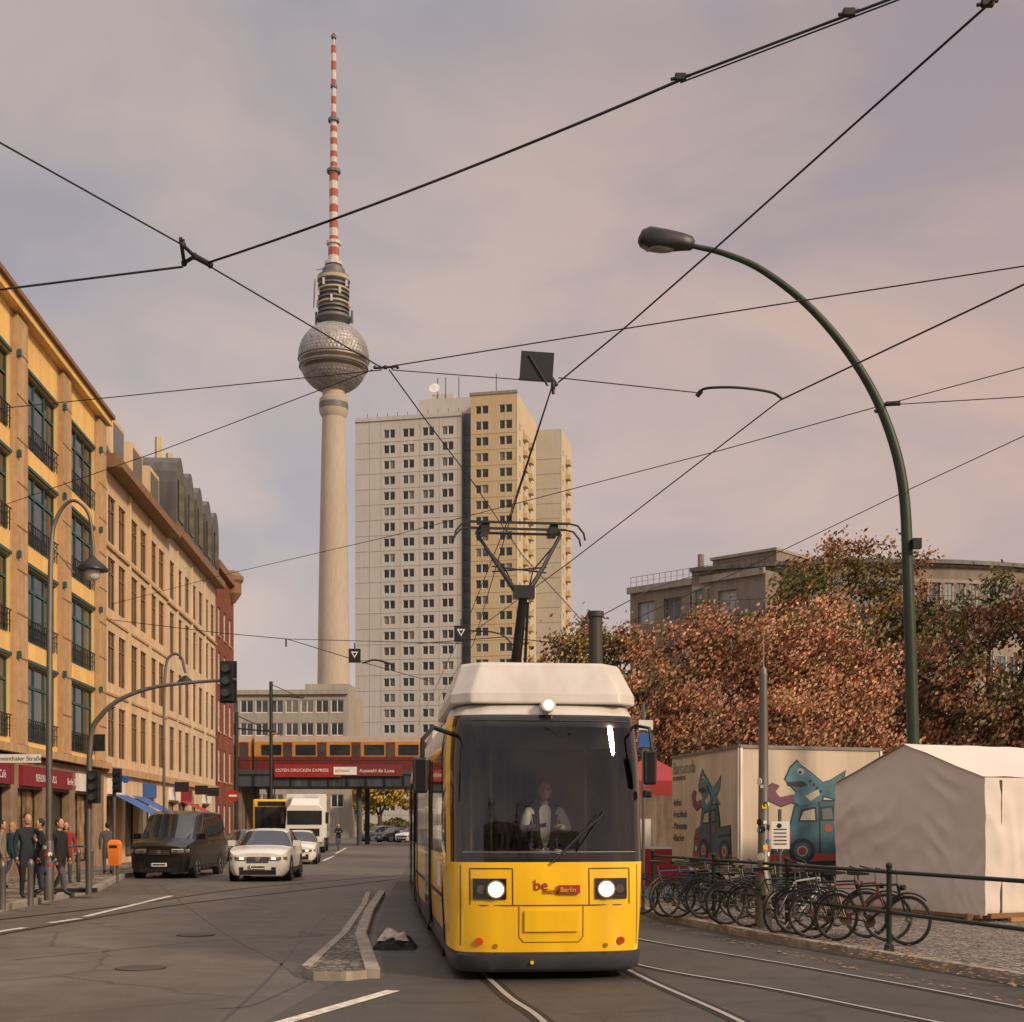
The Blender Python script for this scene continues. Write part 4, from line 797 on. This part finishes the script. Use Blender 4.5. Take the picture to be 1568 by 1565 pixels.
ft=mat('fish_teal',(.05,.15,.19),.5,v=.35,s=3);ft2=mat('truck_teal',(.03,.10,.14),.5,v=.3,s=3);fo=mat('fish_outline',(.02,.02,.03),.6);fre=mat('fish_red',(.30,.06,.045),.5);fp=mat('fish_purple',(.13,.045,.09),.5);apl=mat('art_pale',(.42,.40,.34),.5)
# mural: a fish leaning out of the top of a pick-up truck
def art(M,fu,fz):
    b=MB(M)
    def pg(pts,m,o): b.face([(fu(x),-o,fz(y)) for x,y in pts],m)
    def dsc(x,y,r,m,o): pg([(x+r*math.cos(t),y+r*math.sin(t)) for t in[2*math.pi*i/20 for i in range(20)]],m,o)
    def gr(pts,k):
        cx_=sum(p[0] for p in pts)/len(pts);cy_=sum(p[1] for p in pts)/len(pts);return [(cx_+(x-cx_)*k,cy_+(y-cy_)*k) for x,y in pts]
    S=[([(1214,1190),(1222,1172),(1232,1162),(1238,1170),(1252,1180),(1266,1192),(1272,1206),(1266,1222),(1240,1230),(1222,1222),(1230,1208)],ft),([(1262,1196),(1280,1190),(1302,1176),(1298,1196),(1286,1208),(1300,1222),(1276,1216),(1264,1212)],ft),
       ([(1186,1204),(1196,1196),(1206,1200),(1200,1208),(1206,1216),(1224,1212),(1228,1222),(1208,1230),(1192,1222)],fp),
       ([(1196,1306),(1198,1276),(1206,1262),(1222,1256),(1228,1230),(1262,1222),(1288,1222),(1296,1246),(1298,1306)],ft2),([(1290,1260),(1336,1256),(1340,1306),(1292,1306)],ft2)]
    for k,(p,m) in enumerate(S): pg(gr(p,1.07),fo,.005+.0005*k)
    for k,(p,m) in enumerate(S): pg(p,m,.010+.001*k)
    pg([(1232,1252),(1237,1234),(1258,1230),(1260,1252)],fo,.017);pg([(1235,1250),(1240,1237),(1256,1233),(1257,1250)],apl,.019);pg([(1265,1251),(1264,1230),(1284,1228),(1287,1250)],fo,.017);pg([(1268,1249),(1267,1233),(1281,1231),(1284,1248)],mat('art_window',(.09,.12,.13),.5),.019)
    pg([(1200,1268),(1222,1264),(1222,1284),(1200,1288)],fre,.017)
    for q in range(4): pg([(1202,1270+q*4.4),(1220,1267+q*4.4),(1220,1268.5+q*4.4),(1202,1271.5+q*4.4)],fo,.019)
    pg([(1192,1300),(1340,1300),(1340,1309),(1192,1312)],fre,.018);pg([(1262,1222),(1264,1222),(1266,1300),(1263,1300)],fo,.017);pg([(1294,1272),(1338,1268),(1338,1271),(1294,1275)],fo,.017)
    for x_ in(1238,1318): dsc(x_,1296,19,fo,.021);dsc(x_,1296,13,ft2,.024);dsc(x_,1296,8,apl,.026);dsc(x_,1296,6,fre,.028)
    dsc(1206,1294,5,apl,.02);dsc(1276,1262,6,fre,.02)
    dsc(1236,1178,5,apl,.017);dsc(1235,1179,2.5,fo,.02);pg([(1216,1194),(1238,1192),(1246,1198),(1236,1201),(1218,1199)],fo,.017);pg([(1242,1214),(1262,1204),(1264,1212),(1250,1222)],apl,.017)
    for q in range(4): dsc(1250+q*5,1192+q*5,2.2,fo,.017)
    pg([(1176,1314),(1345,1309),(1345,1317),(1176,1320)],fo,.008)
    b.obj('artwork',E)
art(MR,lambda x:(x-1150)/217*LR*1.05,lambda y:3.4-(y-1140)/(185)*2.62)
art(ML,lambda x:1.6+(x-1186)/150*2.6,lambda y:3.15-(y-1150)/(185)*2.5)
ink=mat('ink',(.08,.07,.06),.6)
text('Barracuda',ML@Matrix.Translation((.15,-.01,2.95)),.42,mat('logo_grey',(.28,.24,.2),.6),'lettering',E)
text('FISCHFEINKOST',ML@Matrix.Translation((.15,-.01,2.8)),.14,ink,'lettering',E)
for i,t in enumerate(('-Imbiss','-Frischfisch','-Marinaden','-Räucher')): text(t,ML@Matrix.Translation((.15,-.01,2.2-i*.28)),.24,ink,'lettering',E)
E=empty('market_stall',(4,35,0));b=MB(fr(2.9,34.5,0));rd=mat('stall_red',(.34,.03,.035),.7)
b.rings([[(-.3,-.3,2.9),(1.9,-.3,2.9),(1.9,2,2.9),(-.3,2,2.9)],[(.7,.8,3.55),(.9,.8,3.55),(.9,.9,3.55),(.7,.9,3.55)]],rd);b.box(-.3,1.9,-.32,-.3,2.5,2.9,rd)
for x in(-.2,1.8): b.tube([(x,-.2,.12),(x,-.2,2.9)],.03,wht,6)
b.box(-.2,1.8,.1,.2,.12,1.1,rd);b.box(0,.8,.3,1.2,.12,1.9,wht);b.box(.1,.5,.0,.09,1.1,1.5,mat('crate',(.4,.2,.06),.8));b.box(.15,.75,1.21,1.3,1.3,1.8,blue);b.box(-.35,-.1,-.1,1.4,.12,2.4,rd);b.obj('stall',E)
# ---------------- tent
C0=Vector((7.93,21.9));L0=Vector((6.3,25.4));bk=Vector((.907,.42));PK=(C0+L0)/2
E=empty('market_tent',(9,25,0));tf=mat('tent_canvas',(.70,.63,.59),.75,v=.03,s=1.2,b=.12,bs=9);tf.node_tree.nodes['Principled BSDF'].inputs['Transmission Weight'].default_value=0
nz3=lambda x,y,z,s:noise.noise(Vector((x*s,y*s,z*s)))
nl=Vector((-.907,-.42))
def ridg(q): return (abs((q%1)-.5)*2)**1.6
def gable(u,v):
    p=L0+(C0-L0)*u;top=2.54+(.65*(1-abs(2*u-1)));z=.22+(top-.22)*v
    w_=nz3(u*2,v*2,3,1.5);en=math.sin(min(1,v*1.01)*math.pi)**.5
    f=en*(.07*nz3(u*1.5,v*2,0,1)+.022*nz3(u*6,v*3,2,1)+.012*nz3(u*14,v*9,2,1))
    f+=.02*ridg(u*5+v*1.5+2.5*w_)*(1-v)*en
    f+=.022*ridg(v*4-1.2*(1-(2*u-1)**2)+1.4*w_)*en*max(0,nz3(u*2.3,v*2.3,7,1.4)+.15)*2
    return (p.x+nl.x*f,p.y+nl.y*f,z)
ns=(C0-L0).normalized()
def sidew(u,v):
    p=C0+bk*4.5*u;z=.22+2.32*v;f=math.sin(v*math.pi)**.6*(.03*ridg(u*8+2*nz3(u*3,v,2,1)+v)+.06*nz3(u*5,v*4,4,1.2)+.012*nz3(u*22,v*9,2,1))
    return (p.x+ns.x*f,p.y+ns.y*f,z)
def roofa(sgn):
    def f(u,v):
        e=(C0 if sgn>0 else L0);p=e.lerp(PK,v)+bk*(4.55*u-.04);return (p.x,p.y,2.56+.65*v-.05*math.sin(u*math.pi*2)**2*math.sin(v*math.pi)+.02*nz3(u*6,v*3,5,1.5))
    return f
b=MB();b.grid(gable,110,70,tf);b.grid(sidew,90,40,tf);b.grid(roofa(1),30,10,tf);b.grid(roofa(-1),30,10,tf)
bp_=L0+bk*4.5;b.face([(*L0,.2),(*L0,2.54),(*bp_,2.54),(*bp_,.2)],tf);b.obj('canvas',E,75)
b=MB()
for p,z in((C0,2.5),(L0,2.5),(PK,3.1)): pp=p+bk*.35;b.tube([(*pp,.12),(*pp,z)],.03,galv,6)
wd=mat('timber',(.22,.12,.06),.85)
for t in(.05,.95,): b.tube([(*(L0.lerp(C0,t)+nl*.15),.14),(*(L0.lerp(C0,t)+nl*.15),.25)],.07,wd,6)
b.tube([(*(L0+nl*.08),.2),(*(C0+nl*.08),.2)],.04,wd,4);b.tube([(*(C0+ns*.1),.22),(*(C0+ns*.1+bk*4),.22)],.06,wd,4);b.tube([(*(C0+ns*.25+bk*.3),.16),(*(C0+ns*.3+bk*4),.16)],.05,MC['crate'],4);b.obj('frame',E)
# ---------------- big arched street lamp
E=empty('street_lamp',(7.97,26,0));c=[W(1403,1440,26),W(1398,1135,26),W(1391,900,26),W(1383,745,26),W(1355,640,26),W(1310,555,26),W(1245,475,26),W(1170,415,26),W(1110,388,26),W(1060,376,26)]
cc=curve(c,5);b=MB();b.tube(cc,[.13-.08*i/(len(cc)-1) for i in range(len(cc))],mat('lamp_green',(.03,.05,.035),.5,.2,grime=.3),12)
b.lathe([(.2,0),(.2,.9),(.14,1.0)],dgreen,12,(W(1403,0,26).x,26));b.box(W(1398,0,26).x-.07,W(1398,0,26).x+.1,25.75,25.9,W(0,835,26).z-.1,W(0,835,26).z+.1,dgreen)
b.obj('pole',E,40)
b=MB(Matrix.Translation(W(1020,370,26))@Matrix.Rotation(R(6),4,'Y'))
def lr(x,w_,t,bt): return [(x,w_*math.copysign(abs(math.cos(a))**.6,math.cos(a)),(t if math.sin(a)>0 else bt)*math.copysign(abs(math.sin(a))**.7,math.sin(a))) for a in[2*math.pi*i/16 for i in range(16)]]
b.rings([lr(-.56,.06,.02,.06),lr(-.5,.18,.16,.12),lr(-.35,.22,.24,.19),lr(.0,.2,.22,.17),lr(.3,.16,.19,.12),lr(.5,.12,.15,.10),lr(.56,.06,.08,.06)],dkm);b.ell((-.15,0,-.13),.34,.16,.09,mat('lamp_lens',(.2,.2,.2),.15),12,6);b.obj('head',E,40)
g=gp(75,1376);x,y=g[0],g[1];D=y;E=empty('street_lamp',(x,y,0))
b=MB();c=[(x,y,.1),(x,y,1.2),(x+.01,y,5),W(78,850,D),W(86,795,D),W(110,766,D),W(135,785,D),W(142,830,D),W(142,852,D)];cc=curve(c,5)
b.tube(cc,[.085-.05*min(1,i/25) for i in range(len(cc))],galv,10);b.lathe([(.11,.1),(.11,1.3),(.09,1.4)],galv,12,(x,y));b.tube([W(80,835,D),W(115,880,D),W(135,868,D)],.02,galv,6)
for k in range(14): zz=.6+random.random()*1.5;a=random.uniform(3.3,6.1);b.disc((x+.112*math.cos(a),y+.112*math.sin(a),min(zz,1.25)),.05,(math.cos(a),math.sin(a),0),.012,random.choice((wht,blk,blue,red)),6)
b.obj('pole',E,40)
q=W(142,852,D);b=MB();b.lathe([(.04,q.z+.02),(.10,q.z-.05),(.28,q.z-.2),(.33,q.z-.27),(.33,q.z-.3),(.2,q.z-.3)],dkm,18,(q.x,q.y));b.ell((q.x,q.y,q.z-.36),.17,.17,.17,mat('opal_glass',(.6,.58,.54),.3),14,8);b.obj('head',E,40)
D=46;E=empty('street_lamp',(W(250,0,D).x,D,0));b=MB();c=[W(252,1345,D),W(251,1150,D),W(253,1030,D),W(262,1003,D),W(277,1005,D),W(284,1030,D)];b.tube(curve(c,5),.05,galv,8);q=W(284,1034,D);b.lathe([(.05,q.z),(.3,q.z-.22),(.3,q.z-.27)],dkm,14,(q.x,q.y));b.obj('pole',E,40)
# ---------------- traffic lights
def signal(b,c,s=1):
    x,y,z=c;b.box(x-.15*s,x+.15*s,y-.1,y+.12,z-.48*s,z+.48*s,blk)
    for i in range(3):
        zz=z+(.3-.3*i)*s;b.tube([(x,y-.1,zz),(x,y-.24,zz+.01)],.115*s,blk,12);b.disc((x,y-.245,zz),.09*s,(0,-1,0),.01,dglass,12)
g=gp(136,1367);x,y=g[0],g[1];D=y;E=empty('traffic_light',(x,y,0));b=MB()
c=[(x,y,.1),W(136,1250,D),W(139,1130,D),W(155,1095,D),W(185,1070,D),W(235,1052,D),W(300,1044,D),W(362,1040,D)];cc=curve(c,5);b.tube(cc,[.075-.04*i/(len(cc)-1) for i in range(len(cc))],galv,10);b.obj('mast',E,40)
b=MB();signal(b,W(348,1043,D),.95);q=W(348,1043,D);b.box(q.x-.2,q.x+.2,q.y+.13,q.y+.14,q.z-.5,q.z+.5,blk);signal(b,W(143,1205,D)+Vector((.05,-.1,0)),.8);b.obj('signals',E)
g=gp(175,1340);x,y=g[0],g[1];D=y;E=empty('traffic_light',(x,y,0));b=MB();b.tube([(x,y,.1),W(175,1175,D)],.06,galv,8);signal(b,W(176,1195,D)+Vector((.1,-.1,0)),.8);q=W(192,1193,D);b.disc(q,.12,(0,-1,0),.02,blue,14);b.obj('mast',E)
D=31;g=W(30,1161,D);E=empty('street_name_sign',g);b=MB();b.box(g.x-.62,g.x+.52,D-.05,D-.02,g.z-.1,g.z+.1,wht);b.obj('plate',E);text('Rosenthaler Straße',fr(g.x-.57,D-.053,0,g.z-.05),.145,blk,'street_name',E)
g=W(150,1137,34);b=MB();b.face([(g.x-.22,33.9,g.z+.2),(g.x+.22,33.9,g.z+.2),(g.x,33.9,g.z-.2)],blk);b.box(g.x-.2,g.x+.2,33.93,33.95,g.z-.22,g.z+.22,blk);b.obj('traffic_sign')
g=W(357,1218,66);b=MB();b.tube([(g.x,66,.1),(g.x,66,g.z+.3)],.03,galv,6);b.disc((g.x,65.95,g.z),.3,(0,-1,0),.02,red,20);b.box(g.x-.2,g.x+.2,65.92,65.935,g.z-.05,g.z+.05,wht);b.obj('no_entry_sign')
D=24;b=MB();b.tube([(W(985,0,D).x,D,.1),(W(985,0,D).x,D,4)],.03,galv,6)
g=W(986,1110,D);b.box(g.x-.1,g.x+.16,D-.06,D-.04,g.z-.09,g.z+.09,wht);g=W(986,1133,D);b.box(g.x-.1,g.x+.16,D-.06,D-.04,g.z-.13,g.z+.13,blue);b.obj('traffic_sign')
D=21.5;x=W(1194,0,D).x;b=MB();b.tube([(x,D,.12),(x,D,2.0)],.03,galv,6);b.box(x-.15,x+.15,D-.06,D-.04,1.35,1.8,wht)
for i in range(5): b.box(x-.11,x+.1,D-.065,D-.061,1.42+i*.06,1.44+i*.06,ink)
b.disc((x-.02,D-.065,1.73),.04,(0,-1,0),.004,blk,10);b.obj('information_sign')
D=20.6;x=W(1169,0,D).x;b=MB();b.lathe([(.13,.1),(.13,.9),(.09,1.0),(.075,3),(.06,4.1),(.055,4.2),(.012,4.25),(.008,4.9)],galv,12,(x,D))
for k in range(26): zz=.9+random.random()*1.6;a=random.uniform(3.3,6.1);rr_=.088;b.disc((x+rr_*math.cos(a),D+rr_*math.sin(a),zz),random.uniform(.03,.06),(math.cos(a),math.sin(a),0),.008,random.choice((wht,blk,blue,red,ylw,wht)),random.choice((4,6,12)))
b.obj('tapered_post',None,40)
D=25;x=W(912,0,D).x;b=MB();b.lathe([(.17,.1),(.13,5.7),(.16,5.72),(.16,5.82)],mat('mast_dark',(.06,.055,.05),.6,.3),14,(x,D));b.obj('catenary_mast',None,40)
for px,D,top in((415,95,1043),(362,80,1090)):
    g=W(px,top,D);b=MB();b.tube([(g.x,D,0),(g.x,D,g.z)],.13,dkm,8);b.tube([(g.x,D,g.z-1),(g.x+2.4,D,g.z-1.2)],.05,dkm,6);b.tube([(g.x,D,g.z-.2),(g.x+2.0,D,g.z-1.1)],.03,dkm,6);b.obj('catenary_mast')
g=gp(180,1352);x,y=g[0],g[1];b=MB();b.tube([(x,y,.12),(x,y,1.3)],.035,galv,8);b.rings([[(x+a*s,y-.25+c_2*s,z) for a,c_2 in((-.15,-.13),(.15,-.13),(.18,0),(.15,.14),(-.15,.14),(-.18,0))] for z,s in((.62,.8),(.66,.92),(1.1,1.05),(1.22,1.08),(1.3,.85),(1.33,.5))],orange);b.box(x-.1,x+.1,y-.41,y-.39,1.12,1.18,blk);b.obj('litter_bin',None,20)
for px,py in((4,1392),(47,1386),(120,1350),(140,1345)):
    g=gp(px,py);b=MB();b.lathe([(.06,.12),(.06,.9),(.07,.92),(.07,1.0),(.03,1.06)],galv,12,g[:2]);b.obj('bollard',None,40)
g=gp(115,1366);b=MB(fr(g[0],g[1],R(10),.13));b.box(-.5,.5,-.15,.15,0,.1,blk);b.tube([(-.3,0,.1),(-.3,0,1.1)],.03,galv);b.tube([(.3,0,.1),(.3,0,1.1)],.03,galv);b.tube([(-.3,0,1.1),(.3,0,1.1)],.025,galv);b.obj('barrier_base')
g=G(605,1452);E=empty('litter',g);b=MB()
def crum(x,y,z,w_,d,h,m,sd):
    b.grid(lambda u,v:(x+(u-.5)*w_+.03*nz3(u*4,v*4,sd,1),y+(v-.5)*d+.03*nz3(u*4,v*4,sd+5,1),z+h*max(0,(1-(2*u-1)**4))*(1-(2*v-1)**4)*(.7+.9*nz3(u*3,v*3,sd+9,1.2))),12,10,m)
crum(g.x,g.y,.015,.62,.5,.15,blkc,1);crum(g.x+.05,g.y-.2,.012,.5,.3,.1,blkc,3);crum(g.x-.02,g.y+.1,.12,.42,.45,.14,mat('newspaper',(.5,.44,.4),.9,v=.3,s=9),2);b.obj('rubbish_bag',E)
bike(*gp(318,1322)[:2],R(20),cols_[1],0,z=.13);bike(*gp(325,1318)[:2],R(40),cols_[2],0,z=.13);bike(*gp(300,1330)[:2],R(60),cols_[0],0,z=.13)
cx0,cy0=W(518,0,88).x,88.;EE=empty('cyclist',(cx0,cy0,0));o=bike(cx0,cy0,R(5),cols_[0],0,z=.004);o.parent=EE;o.location-=Vector(EE.location)
person('rider',fr(cx0,cy0+.15,R(5),.42),0,1.75,blkc,jean,hk,J=dict(seat),parent=EE)
# ---------------- overhead wires
wm=mat('overhead_cable',(.012,.012,.013),.6)
def wire(px,r=.011,z=7.,name='overhead_wire',sag=0.):
    pts=[H(a,c,z) for a,c in px] if not isinstance(px[0],Vector) else px
    q=[]
    for p,n_ in zip(pts,pts[1:]):
        for k in range(12): t=k/12;v=p.lerp(n_,t);v.z-=sag*4*t*(1-t);q.append(v)
    q.append(pts[-1]);b=MB();b.tube(q,r,wm,6);return b.obj(name,None,60)
wire([(-150,462),(0,443),(280,408)],.011);wire([(318,402),(1042,122)],.0115,sag=.05);wire([(1042,120),(1300,22),(1390,-12),(1500,-60)],.010);wire([(1042,126),(1300,28),(1400,-10)],.006)
wire([(-120,150),(0,218),(282,376)],.008);wire([(300,395),(580,560)],.008)
wire([(0,625),(130,612),(585,566)],.006);wire([(-80,795),(0,775),(245,690),(570,566)],.006,7);wire([(600,560),(955,503),(1215,462),(1568,407),(1800,372)],.007)
wire([(600,566),(800,581)],.006);wire([(1600,-80),(1515,5),(1095,380),(955,503),(855,585)],.010)
wire([(855,578),(1070,601)],.007);wire([(1800,318),(1568,435),(1195,612)],.010,6.8)
e1=TM@Vector((.16-.15,4.4,6.15))
wire([H(845,592,7),e1],.009);wire([H(1195,612,6.8),W(870,862,21.5),W(700,985,36)],.009);wire([e1,W(725,985,34),W(668,1075,60)],.008)
wire([H(596,566,7),W(650,640,17),W(722,735,19),W(800,850,24),W(905,965,30)],.008)
pw=W(1352,620,26);wire([pw,W(1100,690,28),W(600,820,40),W(350,878,50),W(170,925,54)],.010);wire([pw,W(1568,562,22),W(1700,525,20)],.009);wire([pw,W(1568,607,23),W(1750,598,21)],.009)
wire([W(1800,560,20),W(1568,667,23),W(1390,750,26),W(1130,875,31),W(945,960,36)],.009)
wire([W(150,946,53),W(330,968,50),W(440,978,48),W(560,1015,46),W(660,1043,60)],.014);wire([W(640,985,40),W(770,975,36),W(860,985,34)],.012);wire([W(440,978,48),W(706,985,40)],.011)
wire([H(845,592,7),W(780,790,19.5),W(720,940,33),W(640,1110,70)],.008);wire([W(925,940,25),W(1000,900,30),W(1100,870,40)],.01)
def hw(pts,r,name='wire_clamp'): b=MB();[b.tube(p,r,wm,8) for p in pts];return b.obj(name)
a=H(280,375,7);c=H(282,402,7);d=H(322,405,7);e_=H(298,392,7);hw([[a+Vector((0,0,.05)),a,e_,d],[c,e_],[a+Vector((-.02,0,.06)),c]],.018);hw([[e_,d]],.028)
b=MB()
for p in(a,c,d,e_): b.ell(p,.03,.03,.035,wm,8,6)
b.obj('wire_clamp')
for px,py in((1042,119),(1300,20),(1512,5)): q=H(px,py,7);b=MB();b.box(q.x-.04,q.x+.04,q.y-.02,q.y+.02,q.z-.02,q.z+.03,wm);b.tube([q-Vector((.07,0,.01)),q+Vector((.07,0,.02))],.014,wm,6);b.obj('wire_clamp',bevel=.008)
q=H(590,562,7);b=MB();b.tube([q+Vector((-.12,0,-.01)),q+Vector((.14,0,.01))],.014,wm);b.ell(q,.03,.025,.025,wm,8,6);[b.ell(q+Vector((dx,0,0)),.02,.02,.022,wm,8,5) for dx in(-.12,-.06,.08,.14)];b.obj('wire_clamp')
q=H(847,590,7);b=MB();b.tube([q,q+Vector((-.0,0,-.1))],.02,wm);b.ell(q,.03,.03,.07,wm,8,6);b.tube([q+Vector((-.02,0,.1)),q+Vector((.05,0,-.0))],.02,wm);b.obj('wire_clamp')
q=H(822,561,7);b=MB(Matrix.Translation(q)@Matrix.Rotation(R(4),4,'Y'));b.box(-.19,.19,-.02,.02,-.165,.165,mat('signal_back',(.02,.022,.026),.5));b.tube([(-.1,-.03,.12),(.14,-.03,-.22)],.012,wm);b.box(-.2,.2,-.024,-.0201,-.17,-.15,blk);b.obj('hanging_signal_box')
b=MB();b.tube(curve([H(1070,602,6.9),H(1082,594,6.9),H(1130,593,6.9),H(1180,600,6.9),H(1197,610,6.9)],4),.016,wm);b.tube([H(1070,602,6.9)-Vector((.02,0,.03)),H(1070,602,6.9)+Vector((.03,0,.03))],.03,wm);b.obj('wire_bracket')
for px,py,D in((543,1002,44),(706,968,38)):
    q=W(px,py,D);b=MB();b.box(q.x-.2,q.x+.2,D-.02,D+.02,q.z-.27,q.z+.2,blk);h=.12
    b.rings([[(q.x-h,D-.025,q.z+.1),(q.x+h,D-.025,q.z+.1),(q.x,D-.025,q.z-.12)],[(q.x-h*.55,D-.025,q.z+.06),(q.x+h*.55,D-.025,q.z+.06),(q.x,D-.025,q.z-.055)]],wht,False);b.tube([(q.x,D,q.z+.2),(q.x,D,q.z+.4)],.02,wm);b.obj('hanging_tram_sign')
b=MB();b.tube(curve([W(555,1015,42),W(575,1010,42),W(604,1018,42)],4),.03,wm);b.tube(curve([W(715,965,36),W(765,970,34),W(795,998,32)],4),.02,wm);b.tube([W(438,978,48),W(438,990,48)],.03,wm);b.obj('wire_bracket')
q=W(1357,618,26);b=MB();b.tube([q,W(1378,617,26)],.05,wm);b.tube([W(1340,630,26),q],.04,wm);b.obj('wire_clamp')
b=MB()
for i in range(2200):
    D=random.uniform(10,27);x=FP(D)+random.choice((random.uniform(-1.1,.3),random.uniform(-.6,5)));s=random.uniform(.02,.045);a=random.uniform(0,6.28);z=(.14 if x>FP(D)-.8 else .022)+random.uniform(0,.01)
    b.face([(x+s*math.cos(a+k*1.57),D+s*math.sin(a+k*1.57)*.8,z+.004*(k%2)) for k in range(4)],random.choice(pink+[grn[3]]))
b.obj('fallen_leaves')
